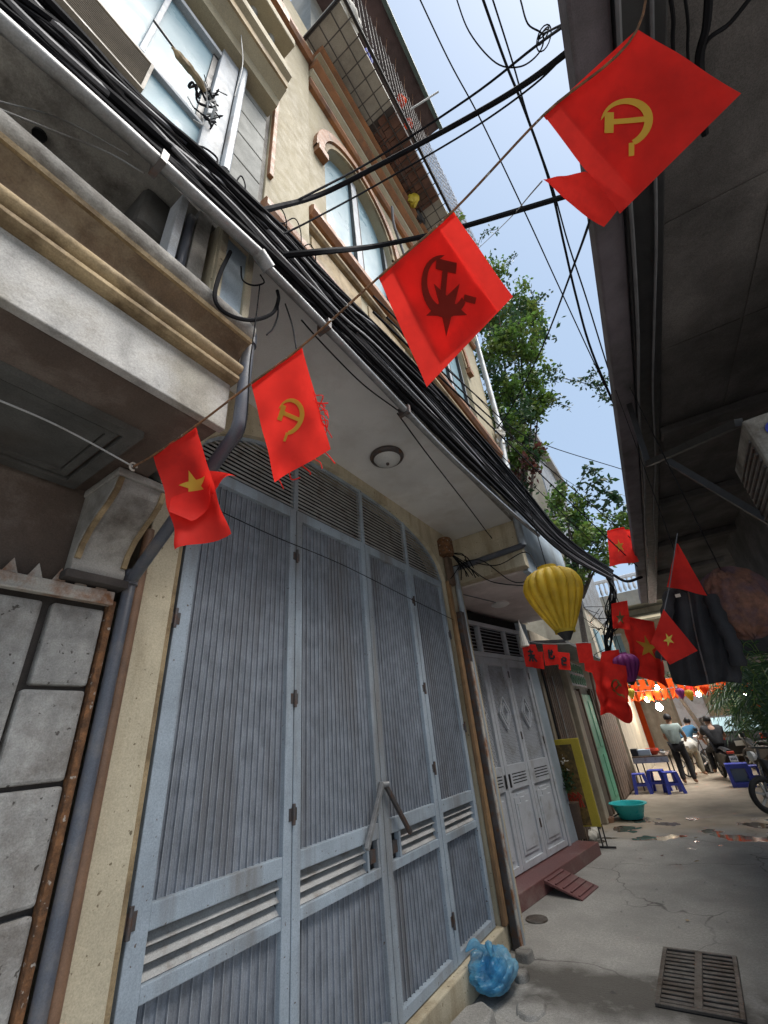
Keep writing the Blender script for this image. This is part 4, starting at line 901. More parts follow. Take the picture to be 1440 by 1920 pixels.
# galvanised conduit below the bundle, in two lengths joined by a sleeve
cd = thing('conduit', 'long grey metal conduit running under the black cable bundle', 'conduit', (-1.05, .8, 3.9))
MB().tube([onX(-80, -30, -.985), onX(0, 40, -.985), onX(240, 252, -.985), onX(490, 480, -.985)], .027, 12).build('tube', M['galv'], cd, smooth=True)
MB().tube([onX(485, 475, -.985), onX(505, 505, -.985)], .034, 12).build('sleeve', M['galv'], cd, smooth=True)
MB().tube(smooth_path([onX(500, 500, -.985), onX(600, 603, -.985), onX(720, 728, -.985), onX(850, 862, -.985), onX(960, 962, -.985), onX(1010, 1004, -.985)], 4), .022, 12).build('tube', M['galv'], cd, smooth=True)
for k, p in enumerate(((300, 305), (610, 612), (760, 770))):
    q = onX(*p, -.985); MB().box(q.x - .05, q.x + .035, q.y - .012, q.y + .012, q.z - .035, q.z + .035).build('clip', M['hinge'], cd)
WN = [0]
def wire(pts, r, label, mt='cable', cat='cable', group=None, n=7):
    o = MB().tube(smooth_path(pts, n), r, 6).build('overhead_cable' if cat == 'cable' else 'wire', M[mt], smooth=True); return tag(o, label, cat, group)
# loops hanging from the bundle
wire([onX(*p, -1.06) for p in ((432, 472), (412, 515), (403, 560), (425, 588), (470, 600), (510, 588), (522, 562), (520, 545))], .009, 'thick black cable loop hanging over the balcony post')
wire([onX(*p, -1.06) for p in ((452, 500), (455, 525), (475, 535), (495, 530), (488, 515))], .004, 'small thin wire loop beside the balcony post')
wire([onX(*p, -1.05) for p in ((520, 560), (521, 590), (512, 615), (500, 628))], .004, 'short loose cable end curling below the big loop')
wire([onX(*p, -1.05) for p in ((487, 535), (482, 580), (474, 640), (468, 690), (460, 800), (430, 850))], .003, 'thin wire dropping past the balcony drain pipe')
wire([onX(535, 570, -1.05), onX(548, 610, -1.02), onX(556, 655, -.98)], .0045, 'short black wire holding the torn flag')
wire([onX(*p, -1.05) for p in ((565, 600), (610, 650), (680, 720), (740, 765), (775, 790))], .0045, 'slack black wire looping under the canopy edge')
wire([onX(745, 775, -1.1), onX(800, 850, -1.2), onX(870, 940, -1.35), onX(940, 1030, -1.5), onX(1000, 1080, -1.3)], .0055, 'black wire slanting from the bundle past the canopy lamp')
wire([onX(*p, -1.03) for p in ((350, 285), (375, 275), (395, 285), (408, 300), (398, 320), (385, 330))], .005, 'wiry loop standing above the bundle near the white window frame')
wire([onX(*p, -1.03) for p in ((440, 345), (452, 330), (460, 350), (452, 370), (440, 375))], .004, 'smaller wiry loop above the bundle near the wall panels')
for k, p in enumerate(((500, 400), (530, 420), (505, 430), (560, 470))):
    q = onX(*p, -1.03); wire([q, q + V((.03, .06, .12)), q + V((.02, .12, .10)), q + V((0, .15, -.02))], .0035, 'thin stray wire sticking up out of the bundle', group='stray wires on the bundle')
wire([onX(0, 205, -1.3), onX(100, 245, -1.3), onX(200, 285, -1.25), onX(270, 325, -1.15)], .004, 'pale slack wire across the dark loggia', 'slat')
wire([onX(0, 190, -1.32), onX(120, 225, -1.32), onX(240, 290, -1.2)], .003, 'thinner pale wire above the slack loggia wire', 'slat')
# overhead cables across and along the alley
def eave(y): return V((.588 - .0698 * y, y, 4.36))
wire([onX(480, 398, -1.02), onZ(600, 365, 4.9), onZ(720, 305, 5.1), onZ(870, 225, 5.1), onZ(980, 160, 4.85), onZ(1076, 88, 4.45), onZ(1180, 0, 4.45)], .017, 'thickest black cable crossing the alley to the overhang')
wire([onX(540, 385, -1.02), onZ(700, 300, 5.3), onZ(880, 183, 5.3), onZ(1000, 90, 4.9), onZ(1066, 42, 4.45), onZ(1130, -10, 4.45)], .007, 'thin black cable crossing just above the thickest one')
wire([onX(500, 450, -1.02), onX(560, 425, -.95), onZ(700, 350, 4.8), onZ(880, 245, 4.9), onZ(1000, 160, 4.8), onZ(1076, 85, 4.5)], .006, 'thin cable crossing just below the thickest one')
wire([onX(520, 480, -1.02), onX(600, 472, -.85), onZ(700, 462, 4.6), onZ(830, 435, 4.6), onZ(960, 398, 4.5), onZ(1060, 368, 4.42), onZ(1120, 350, 4.40)], .016, 'thick black cable crossing behind the doubled red flag')
wire([onZ(760, -60, 6.6), onZ(840, 110, 6.4), onZ(900, 222, 6.1), onZ(985, 400, 5.6), onZ(1040, 520, 5.3), onZ(1100, 650, 4.9), onZ(1166, 792, 4.43)], .006, 'lone thin cable running down the alley to the overhang')
wire([onZ(885, -60, 6.6), onZ(945, 110, 6.4), onZ(985, 210, 6.1), onZ(1030, 340, 5.8), onZ(1058, 460, 5.5), onZ(1080, 555, 5.2), onZ(1110, 660, 4.8), onZ(1166, 790, 4.44)], .011, 'thicker cable of the twin pair running down the alley')
wire([onZ(905, -60, 6.6), onZ(962, 120, 6.4), onZ(990, 220, 6.1), onZ(1034, 345, 5.8), onZ(1065, 455, 5.5), onZ(1098, 555, 5.2), onZ(1140, 690, 4.8), onZ(1178, 800, 4.44)], .007, 'thinner cable of the twin pair running down the alley')
wire([onZ(850, -20, 6.0), onZ(880, 60, 5.9), onZ(930, 118, 5.8), onZ(975, 125, 5.7), onZ(1010, 100, 5.5), onZ(1018, 66, 5.3), onZ(990, 45, 5.4), onZ(976, 0, 5.6)], .005, 'slack looping wire tied in a knot below the sky')
for k in range(3):
    c = onZ(1018, 64, 5.3); rr = .03 + .012 * k
    o = MB().tube([c + V((math.cos(a) * rr, math.sin(a) * rr * .7 + .01 * k, math.sin(a + k) * rr)) for a in [i * math.pi / 8 for i in range(17)]], .004, 5).build('wire_knot', M['cable'], smooth=True)
    tag(o, 'small coiled wire knot where the slack wires meet', 'wire', 'coils of the wire knot')
wire([onZ(1018, 64, 5.3), onZ(1050, 48, 4.9), onZ(1072, 40, 4.6)], .006, 'short wire from the knot to the overhang')
wire([onY(1107, 412, 2.0), onY(1075, 500, 2.8), onY(1015, 655, 4.4), onY(960, 762, 5.2), onX(932, 803, -1.10)], .009, 'black cable slanting from the overhang to the downpipe rag')
for k, (a, b, c, r) in enumerate((((880, 730), (1000, 825), (1176, 883), .008), ((905, 770), (1020, 870), (1186, 1012), .009), ((880, 760), (1030, 905), (1195, 1062), .010), ((840, 760), (1010, 920), (1150, 1055), .006), ((900, 750), (990, 850), (1100, 925), .004))):
    wire([onX(a[0] - 180, a[1] - 175, -1.03), onX(*a, -1.0), onY(*b, 6.8), onY(*c, 9.0)], r, ['highest black cable from the bundle to the overhang', 'second black cable below the one to the overhang', 'black cable ending at the paired red flags', 'black cable just above the bundle passing the parapet', 'thin short cable in front of the vine'][k])
# dropping tangle at the end of the bundle
for k in range(14):
    p = onX(1140 + rnd.uniform(-6, 10), 1078 + rnd.uniform(-6, 8), -.62); P = [p]
    for i, (x, y) in enumerate(((1148, 1110), (1144, 1140), (1140, 1170), (1137, 1200), (1142, 1235))):
        P.append(onY(x + rnd.gauss(0, 5 + 2.5 * (i % 3)), y + rnd.gauss(0, 4), 9.5 + rnd.uniform(-.1, .1)))
    wire(P, rnd.choice((.008, .012, .018)), 'black cable hanging in the tangle at the end of the bundle', group='cables dropping from the bundle end', n=5)
for k in range(10):
    q = onY(1110 + rnd.uniform(-5, 30), 1150 + rnd.uniform(0, 70), 9.6); wire([q, q + V((rnd.uniform(-.3, .3), rnd.uniform(-.3, .3), rnd.uniform(-.2, .3))), q + V((rnd.uniform(-.4, .4), 0, rnd.uniform(-.5, .2)))], .006, 'thin curly wire around the hanging cable tangle', group='curly wires at the tangle')
wire([onY(1150, 1078, 9.6), onY(1175, 1090, 9.8), onY(1203, 1082, 10.2)], .03, 'thick cable from the bundle end to the overhang')
wire([onX(*p, -2.02) for p in ((245, 878), (320, 915), (420, 962), (520, 1008), (640, 1058), (760, 1118), (850, 1162))], .0035, 'thin dark line strung across the steel door')
wire([onX(-40, 735, -1.45), onX(80, 785, -1.45), onX(160, 825, -1.45), onX(250, 875, -1.45)], .0035, 'pale string under the coffered balcony', 'slat')
kn = MB().tube([onX(250, 875, -1.45) + V((0, math.cos(a) * .012, math.sin(a) * .016)) for a in [i * math.pi / 6 for i in range(11)]], .004, 6).build('knot', M['whiterust']); tag(kn, 'small pink string knot near the corbel', 'knot')
for k, pts in enumerate((((870, 1050), (930, 1060), (985, 1035), (1010, 1070)), ((850, 1062), (900, 1050), (960, 1090), (1005, 1085)), ((845, 1085), (870, 1060), (920, 1090), (1000, 1100)))):
    wire([onX(*pts[0], -1.9), onY(*pts[1], 4.9), onY(*pts[2], 4.6), onY(*pts[3], 4.2)], .006, 'slack black wire below the canopy beam leading to the lantern', group='slack wires below the beam')

# ================================================================== flags
def to_len(P, q, L, far=True):
    d = ray(*q).normalized(); c = V((0, 0, H)) - P; b = d.dot(c); k = c.length_squared - L * L; disc = b * b - k
    s = -b + (math.sqrt(disc) if far else -math.sqrt(disc)) if disc > 0 else -b
    return V((0, 0, H)) + d * s
def surf(A, B_, C_, D_, amp=.02, seed=0, fold=2.2, belly=0.0):
    A, B_, C_, D_ = V(A), V(B_), V(C_), V(D_); n = (B_ - A).cross(D_ - A).normalized(); rr = random.Random(seed); p1, p2, p3 = (rr.uniform(0, 6.28) for _ in range(3))
    def fn(u, v):
        P = A * (1-u) * (1-v) + B_ * u * (1-v) + C_ * u * v + D_ * (1-u) * v
        w = amp * (math.sin(fold * 3.1 * u + 1.4 * v + p1) * (.25 + .75 * v) + .5 * math.sin(fold * 2.0 * v * 3 + 3 * u + p2) * v + .3 * math.sin(11 * u - 5 * v + p3) * v)
        w += amp * .35 * (abs(math.sin(4.3 * u + 2.7 * v + p2)) + .6 * abs(math.sin(7.1 * v - 3.3 * u + p3))) * (.2 + .8 * v)
        return P + n * (w + belly * math.sin(math.pi * v) * math.sin(math.pi * u))
    fn.n = n; return fn
def star_poly(r=1.0):
    return [[(math.sin(i * math.pi / 5) * (r if i % 2 == 0 else r * .382), math.cos(i * math.pi / 5) * (r if i % 2 == 0 else r * .382)) for i in range(10)]]
def sickle_poly():
    out = [(.95 * math.cos(math.radians(a)), .95 * math.sin(math.radians(a))) for a in range(128, -122, -10)]
    inn = [(-.10 + .76 * math.cos(math.radians(a)), .06 + .76 * math.sin(math.radians(a))) for a in range(-108, 118, 10)]
    c = math.cos(math.pi / 4)
    def rect(cx, cy, ax, hl, hw):
        dx, dy = math.cos(ax), math.sin(ax); return [(cx - dx*hl + dy*hw, cy - dy*hl - dx*hw), (cx + dx*hl + dy*hw, cy + dy*hl - dx*hw), (cx + dx*hl - dy*hw, cy + dy*hl + dx*hw), (cx - dx*hl - dy*hw, cy - dy*hl + dx*hw)]
    return [out + inn, rect(-.55, -.90, math.radians(50), .24, .10), rect(.08, .0, math.radians(-45), .80, .105), rect(-.42, .46, math.radians(45), .40, .17)]
def emblem(par, fn, polys, cu, cv, ru, rv, mt, mirror=False, off=.003, sides=(1, -1)):
    for side in sides:
        bm = bmesh.new()
        for poly in polys:
            vs = [bm.verts.new((x, y, 0)) for x, y in poly]
            f = bm.faces.new(vs)
        bmesh.ops.triangulate(bm, faces=bm.faces[:])
        bmesh.ops.subdivide_edges(bm, edges=bm.edges[:], cuts=1); bmesh.ops.triangulate(bm, faces=bm.faces[:])
        bmesh.ops.subdivide_edges(bm, edges=bm.edges[:], cuts=1); bmesh.ops.triangulate(bm, faces=bm.faces[:])
        bm.verts.ensure_lookup_table(); bm.verts.index_update()
        m = MB(); m.add([fn(cu + (-v.co.x if mirror else v.co.x) * ru, cv - v.co.y * rv) + fn.n * off * side for v in bm.verts], [[v.index for v in f.verts] for f in bm.faces]); bm.free()
        m.build('emblem', mt, par, normals=False)
def flag(label, fn, emb=None, mirror=False, cu=.5, cv=.5, ru=.17, rv=.25, group=None, cloth='red', nu=22, nv=18, name='flag', cat='flag', emt='yellow', hem=True, back=False):
    loc_ = fn(.5, 0); t = thing(name, label, cat, loc_, group=group)
    MB().grid(fn, nu, nv).build('cloth', M[cloth], t, smooth=True, normals=False)
    if hem: MB().grid(lambda u, v: fn(u, v * .045 - .005) + fn.n * .004, nu, 1).build('hem', M[cloth], t, smooth=True, normals=False)
    if emb: emblem(t, fn, star_poly() if emb == 'star' else sickle_poly(), cu, cv, ru, rv, M[emt], mirror, off=.003 if not back else .0012, sides=(1, -1) if not back else ((-1,) if fn.n.dot(V((0, 0, H)) - loc_) > 0 else (1,)))
    return t
M['silhouette'] = mat('painted_print_silhouette', (.22, .018, .012), .8, var=.2, transl=.3, bump=0, spec=.1)  # dark silhouettes of backlit print, painted onto the cloth
M['print'] = mat('thick_gold_print', (.72, .50, .07), .7, var=.1, bump=0)
# flag line across the alley
S0, S1 = onX(250, 875, -1.45), onX(1195, 55, .55)
def sp(q):
    d = ray(*q).normalized(); u = S1 - S0; w = V((0, 0, H)) - S0      # point of the view ray nearest the straight line S0-S1
    b = u.dot(d); uu = u.length_squared; s = (b * w.dot(u) / uu - w.dot(d)) / (1 - b * b / uu)
    return V((0, 0, H)) + d * s
tops = [(285, 855), (365, 800), (470, 720), (565, 650), (710, 520), (850, 395), (1020, 215), (1195, 55)]
TP = [sp(q) for q in tops]
wire([S0] + TP + [V((.80, .95, 4.26))], .004, 'brown flag string stretched across the alley with four large flags', 'rust', 'string')
# 1 folded star flag
A_, B1 = TP[0], TP[1]; D1 = to_len(A_, (330, 1032), .40, False); C1 = to_len(B1, (432, 1000), .40, False)
f1 = surf(A_, B1, C1, D1, .022, 3, 2.4, .05); t1 = flag('red flag with gold star folded over itself beside the grey balcony drain pipe', f1, 'star', cu=.52, cv=.42, ru=.26, rv=.15)
tip = to_len(B1, (440, 892), .22, False)
MB().grid(lambda u, v: (f1(.62 + .38 * u, .28 + .26 * v) * (1 - u * .9) + tip * (u * .9)) + f1.n * (.03 * math.sin(3 * v + 2 * u)), 8, 6).build('blown_corner', M['red'], t1, smooth=True, normals=False)
MB().grid(lambda u, v: f1(.12 + .8 * u, .48 + .34 * v * (1 - abs(u - .45) * 1.1)) - f1.n * (.012 + .035 * v), 12, 8).build('fold', M['red'], t1, smooth=True, normals=False)
# 2 torn hammer and sickle flag
A_, B1 = TP[2], TP[3]; D1 = to_len(A_, (513, 905), .36, False); C1 = to_len(B1, (618, 842), .36, False)
f2 = surf(A_, B1, C1, D1, .020, 8, 2.0, .02); t2 = flag('torn red flag with gold hammer and sickle and frayed edge below the canopy', f2, 'sickle', cu=.50, cv=.50, ru=.26, rv=.17)
rr = random.Random(4)
for k in range(16):
    p = f2(.98, .42 + .5 * k / 16) if k < 11 else f2(.1 + .2 * (k - 11), 1.0)
    MB().tube(smooth_path([p, p + V((rr.uniform(0, .03), rr.uniform(0, .02), rr.uniform(-.03, 0))), p + V((rr.uniform(0, .045), rr.uniform(-.01, .03), rr.uniform(-.07, -.02)))], 4), .0022, 4).build('frayed_thread', M['red'], t2)
# 3 doubled flag: party flag seen from behind with a star flag hanging against it
A_, B1 = TP[4], TP[5]; D1 = to_len(A_, (800, 726), .36, True); C1 = to_len(B1, (962, 556), .36, True)
f3 = surf(A_, B1, C1, D1, .010, 12, 1.6, .0); t3 = flag('large doubled red flag whose hammer and sickle shows dark from behind', f3, 'sickle', True, cu=.55, cv=.45, ru=.25, rv=.28, emt='silhouette')
emblem(t3, f3, star_poly(), .47, .60, .22, .24, M['silhouette'], sides=((1,) if f3.n.dot(V((0, 0, H)) - f3(.5, .5)) > 0 else (-1,)), off=.0018)  # shade of the star on the flag behind, painted onto this cloth
n3 = f3.n if f3.n.y > 0 else -f3.n
g3 = surf(f3(.17, .015) + n3 * .004, f3(.80, .012) + n3 * .004, f3(.84, .98) + n3 * .005, f3(.20, .93) + n3 * .005, .003, 12, 1.6)
t3b = flag('smaller red star flag hanging against the doubled large flag', g3, 'star', cu=.5, cv=.62, ru=.26, rv=.22, emt='print')
# 4 hammer and sickle flag by the overhang
A_, B1 = TP[6], TP[7]; D1 = to_len(A_, (1165, 398), .34, True); C1 = to_len(B1, (1393, 172), .34, True)
f4 = surf(A_, B1, C1, D1, .008, 21, 1.5, .006); t4 = flag('red flag with gold hammer and sickle in front of the dark overhang', f4, 'sickle', cu=.42, cv=.50, ru=.19, rv=.21)
n4 = f4.n if f4.n.y > 0 else -f4.n
MB().grid(lambda u, v: f4(.16 + .83 * u, .03 + .95 * v) + n4 * .006, 14, 10).build('backing', M['red'], t4, smooth=True, normals=False)
P_ = f4(.0, .55) + n4 * .004; c_ = to_len(P_, (1016, 340), .16, True); e_ = to_len(f4(.0, .98), (1130, 430), .10, True)
g4 = surf(P_, f4(.10, .95) + n4 * .006, e_, c_, .008, 22, 1.8)
MB().grid(g4, 12, 12).build('turned_corner', M['red'], t4, smooth=True, normals=False)
wire([c_, onY(935, 430, 2.4), onX(860, 500, -1.0)], .003, 'thin string from the turned corner of the overhang flag', 'slat', 'string')
# smaller flags down the alley, corners given on cross-planes of the alley
def pflag(label, q, Y, emb=None, **k):
    yy = Y if isinstance(Y, (list, tuple)) else [Y] * 4
    fn = surf(*[onY(*p, y) for p, y in zip(q, yy)], k.pop('amp', .03), k.pop('seed', 1), k.pop('fold', 2.0)); return flag(label, fn, emb, **k), fn
pflag('red star flag hanging beside the paired cable end', [(1138, 995), (1170, 988), (1198, 1052), (1143, 1062)], [8.6, 8.6, 8.8, 8.6], 'star', ru=.2, rv=.2)
pflag('plain red flag folded behind the black cable', [(1160, 994), (1207, 992), (1200, 1022), (1190, 1045)], [8.9, 8.9, 9.0, 9.0])
pflag('small red flag with dark star in front of the cable tangle', [(1146, 1132), (1176, 1126), (1182, 1180), (1148, 1178)], 6.6, 'star', emt='signdark', ru=.28, rv=.28, cv=.6)
pflag('large red flag with gold star hanging below the overhang', [(1163, 1154), (1226, 1166), (1256, 1290), (1186, 1262)], [7.2, 7.0, 7.0, 7.2], 'star', cu=.62, cv=.46, ru=.30, rv=.20, amp=.05, fold=3)
pflag('dim red pennant in the shade of the overhang', [(1268, 1018), (1272, 1020), (1326, 1116), (1250, 1100)], 3.3, amp=.012, hem=False)
pflag('red star flag turned cornerwise in front of the black jacket', [(1244, 1142), (1308, 1220), (1256, 1246), (1220, 1205)], 3.15, 'star', cu=.45, cv=.5, ru=.16, rv=.2, emt='print', amp=.01, hem=False)
wire([onY(1270, 1000, 3.3), onY(1255, 1100, 3.3), onY(1245, 1150, 3.2), onY(1240, 1240, 3.2)], .003, 'thin dark string holding the shaded pennants', 'cable_grey', 'string')
# party flag on a slanting staff above the green door
stf = thing('flag_on_staff', 'red party flag drooping from a slanting wooden staff by the green door', 'flag', onY(1130, 1300, 6.0))
MB().tube([onY(1099, 1228, 5.9), onY(1128, 1360, 6.1)], .012, 8).build('staff', M['wood'], stf, smooth=True)
MB().lathe([(0, -.02), (.02, -.015), (.022, .01), (0, .035)], onY(1099, 1228, 5.9), 10).build('finial', M['black'], stf)
fs_ = surf(onY(1104, 1236, 5.95), onY(1172, 1248, 6.15), onY(1182, 1328, 6.1), onY(1127, 1342, 6.05), .09, 17, 2.6)
MB().grid(lambda u, v: fs_(u, v) + V((0, 0, -.13 * math.exp(-((u - .72) / .22) ** 2) * v)), 20, 16).build('cloth', M['red'], stf, smooth=True, normals=False)
fs_e = lambda u, v: fs_(u, v) + V((0, 0, -.13 * math.exp(-((u - .72) / .22) ** 2) * v))
fs_e.n = fs_.n; emblem(stf, fs_e, sickle_poly(), .68, .42, .13, .15, M['signdark'], True)
pflag('red flag piece behind the staff flag under the purple lantern', [(1128, 1222), (1160, 1218), (1166, 1252), (1122, 1256)], 6.4, amp=.02)
# red paper cards with inked characters
strokes = [[((-.5, .5), (.5, .5)), ((0, .8), (0, -.7)), ((-.6, 0), (.6, .05)), ((-.1, 0), (-.6, -.7)), ((.1, 0), (.6, -.7))],
           [((-.4, .6), (.4, .6)), ((.4, .6), (-.1, .0)), ((-.1, 0), (.5, -.1)), ((.5, -.1), (-.5, -.7)), ((-.5, -.7), (.7, -.7))],
           [((-.5, .2), (.5, .4)), ((-.3, .7), (-.3, -.5)), ((-.3, -.5), (.6, -.5)), ((.2, .7), (.1, -.1)), ((.6, -.5), (.6, -.1))],
           [((-.3, .5), (.5, .5)), ((.5, .5), (.4, 0)), ((.4, 0), (-.4, 0)), ((-.4, .4), (-.4, -.6)), ((-.4, -.6), (.6, -.6))]]
cards = [((978, 1208), (1004, 1208), (1020, 1253), (986, 1250), 0), ((1001, 1222), (1018, 1222), (1021, 1255), (1000, 1252), 1), ((1017, 1208), (1045, 1209), (1048, 1246), (1022, 1248), 2), ((1044, 1222), (1068, 1224), (1070, 1257), (1048, 1255), 3), ((1079, 1205), (1108, 1206), (1114, 1243), (1086, 1243), None), ((1095, 1240), (1114, 1240), (1112, 1262), (1097, 1258), None)]
for k, (a, b, c, d, ch) in enumerate(cards):
    Y = 5.6 + .03 * (k % 2); fn = surf(*[onY(*p, Y) for p in (a, b, c, d)], .008, k, 1.2)
    t = thing('paper_card', ['red paper card with a bushy inked character by the white door', 'red paper card with a zigzag inked character overlapping the first', 'red paper card with an upright inked character', 'red paper card with a hooked inked character beside the upright one', 'blank red paper card hanging beside the flag staff tip', 'small blank red card under the staff tip'][k], 'paper card', fn(.5, 0), group='red paper cards on a string')
    MB().grid(fn, 6, 6).build('card', M['red'], t, normals=False)
    if ch is not None:
        for (x0, y0), (x1, y1) in strokes[ch]:
            p, q = fn(.5 + x0 * .36, .5 - y0 * .36) - fn.n * .0, fn(.5 + x1 * .36, .5 - y1 * .36)
            for sg in (.006, -.006): MB().bar(p + fn.n * sg, q + fn.n * sg, .022, .002, fn.n).build('ink_stroke', M['black'], t)
wire([onY(972, 1195, 5.6), onY(1010, 1206, 5.6), onY(1060, 1207, 5.6), onY(1120, 1203, 5.6)], .003, 'thin string carrying the red paper cards', 'slat', 'string')
cone = MB().lathe([(0, .34), (.06, .0), (0, 0)], onY(984, 1212, 5.55), 12).build('paper_cone', M['cloth_white']); tag(cone, 'white paper cone at the corner of the white door transom', 'paper cone')

# ================================================================== lanterns
def lantern(name, label, c, R, hgt, mt, n=10):
    t = thing(name, label, 'lantern', c)
    prof = [(.30, 1.0), (.36, .975), (.60, .945), (.80, .89), (.94, .81), (1.0, .71), (.98, .62), (.90, .51), (.77, .38), (.60, .24), (.44, .11), (.33, .03), (.28, .0)]
    MB().lathe([(r * R, z * hgt) for r, z in prof], c, 96, n, .13).build('silk_body', M[mt], t, smooth=True)
    for z in (0.985, -.01): MB().lathe([(.31 * R, z * hgt), (.33 * R, (z + .0) * hgt), (.33 * R, (z + .045) * hgt), (.31 * R, (z + .045) * hgt)], c, 24).build('rim', M[mt], t)
    MB().tube([V(c) + V((0, 0, -.12 * hgt)), V(c)], [.10 * R, .28 * R], 10).build('tassel_cap', M['black'], t, smooth=True)
    MB().tube([V(c) + V((0, 0, hgt)), V(c) + V((0, 0, hgt * 1.0 + .9))], .004, 6).build('hanger', M['cable'], t)
    for k in range(n):
        a = 2 * math.pi * k / n
        MB().tube([V(c) + V((math.cos(a) * r * R * .925, math.sin(a) * r * R * .925, z * hgt)) for r, z in prof], .003, 4).build('rib', M[mt], t)
    return t
lb = onY(1060, 1185, 3.6)
lantern('silk_lantern', 'large faded yellow ribbed silk lantern hanging by the canopy', tuple(lb), .235, .53, 'lantern', 16)
lantern('silk_lantern', 'small purple silk lantern half hidden by the large star flag', tuple(onY(1184, 1278, 6.5)), .17, .34, 'purple', 12)

# ================================================================== things hanging below the overhang
def jacket():
    t = thing('jacket', 'black jacket hanging on a hanger below the dark overhang', 'jacket', onY(1300, 1280, 3.5))
    rows = [(1268, 1304, 1098), (1252, 1326, 1108), (1246, 1340, 1125), (1244, 1350, 1150), (1243, 1362, 1180), (1245, 1374, 1210), (1250, 1384, 1240), (1258, 1392, 1268), (1264, 1390, 1282)]
    def side(sg):
        def fn(u, v):
            i = min(len(rows) - 2, int(v * (len(rows) - 1))); f = v * (len(rows) - 1) - i; l, r, y = [rows[i][k] * (1 - f) + rows[i + 1][k] * f for k in range(3)]
            d = math.sin(math.pi * u) ** .6 * (.075 - .02 * v) + (.018 * math.sin(21 * u + 2.5 * v) * math.sin(math.pi * u) + .012 * math.sin(9 * u - 7 * v) + .006 * math.sin(37 * u + 11 * v)) * min(1, v * 2.2)
            return onY(l + (r - l) * u, y + 4 * math.sin(6 * u) * v, 3.5) + V((0, sg * d, 0))
        return fn
    MB().grid(side(-1), 36, 20).build('front', M['blackcloth'], t, smooth=True, normals=False); MB().grid(side(1), 24, 14).build('back', M['blackcloth'], t, smooth=True, normals=False)
    for a, b, w in (((1256, 1112), (1240, 1236), .045), ((1332, 1118), (1386, 1248), .05)):
        p, q_ = onY(*a, 3.46), onY(*b, 3.42); P = smooth_path([p, p.lerp(q_, .35) + V((0, -.02, .0)), p.lerp(q_, .7) + V((.01, -.03, 0)), q_], 5)
        MB().tube(P, [w * (.8 + .12 * math.sin(i * 1.9)) for i in range(len(P))], 12).build('sleeve', M['blackcloth'], t, smooth=True)
    MB().tube([side(-1)(.5, v / 10) + V((0, -.004, 0)) for v in range(1, 11)], .005, 5).build('zip', M['hinge'], t)
    MB().tube(smooth_path([onY(1270, 1100, 3.46), onY(1286, 1106, 3.42), onY(1304, 1100, 3.46)]), .014, 8).build('collar', M['blackcloth'], t, smooth=True)
    MB().tube(smooth_path([onY(1258, 1110, 3.5), onY(1285, 1090, 3.5), onY(1322, 1112, 3.5)]), .008, 6).build('hanger', M['slat'], t)
    MB().tube([onY(1286, 1091, 3.5), V((.33, 3.5, 4.2))], .003, 5).build('hook_wire', M['cable'], t)
    piece('collar_label', M['cloth_white'], t, *(lambda p: (p.x - .015, p.x + .015, p.y - .10, p.y - .09, p.z - .01, p.z + .01))(onY(1272, 1122, 3.5)))
jacket()
def sack():
    rr = random.Random(9); c = onY(1382, 1130, 3.55); t = thing('rag_bag', 'rust brown bulging patterned bag hanging beside the black jacket', 'bag', c - V((0, 0, .2)))
    m = MB(); 
    def fn(u, v):
        th, p = u * 2 * math.pi, (v - .5) * math.pi; k = 1 + .06 * math.sin(4 * th + 3 * p) + .05 * abs(math.sin(9 * th - 2 * p)) + .05 * abs(math.sin(17 * th + 5 * p)) * (.4 + v)
        return c + V((math.cos(th) * math.cos(p) * .19, math.sin(th) * math.cos(p) * .13, math.sin(p) * .21)) * k
    m.grid(fn, 90, 36).build('body', M['ragbag'], t, smooth=True)
    MB().tube([c + V((0, 0, .2)), V((c.x, 3.55, 4.2))], .004, 5).build('cord', M['cable'], t)
M['ragbag'] = mat('rust_brown_print', (0.16, 0.07, 0.045), .85, var=.5, scale=22, tint2=(.09, .05, .06), bump=.4, bscale=60)
sack()
ac = thing('air_conditioner', 'grimy air conditioner box with blue emblem on brackets below the overhang', 'air conditioner', (.85, 3.3, 2.5))
q0, q1 = V((.80, 2.95, 2.58)), V((1.5, 3.65, 3.22))
MB().box(q0.x, q1.x, q0.y, q1.y, q0.z, q1.z).build('casing', M['acgrey'] if 'acgrey' in M else M['conc'], ac, bevel=.015)
for k in range(10): piece('grille_bar', M['hinge'], ac, q0.x - .012, q0.x, q0.y + .05, q1.y - .05, q0.z + .10 + k * .045, q0.z + .115 + k * .045)
MB().lathe([(0, 0), (.05, 0), (.05, .006), (0, .006)], (0, 0, 0), 20).build('emblem', M['blueplastic'], ac, local=True).matrix_local = mw(ac).inverted() @ Matrix.Translation(V((.92, q0.y - .008, 3.10))) @ Matrix.Rotation(math.pi / 2, 4, 'X')
MB().bar((.80, 3.0, 3.24), (.35, 3.9, 3.62), .05, .05).build('bracket_arm', M['black'], ac); MB().bar((.85, 3.6, 2.7), (.46, 3.65, 3.46), .045, .045).build('bracket_arm', M['black'], ac)
MB().bar((.35, 3.9, 3.60), (.42, 3.95, 4.30), .045, .045).build('bracket_post', M['black'], ac)
MB().tube([(.86, 2.97, 2.58), (.84, 2.96, 2.2), (.86, 2.98, 1.9)], .012, 6).build('drain_hose', M['slat'], ac, smooth=True)

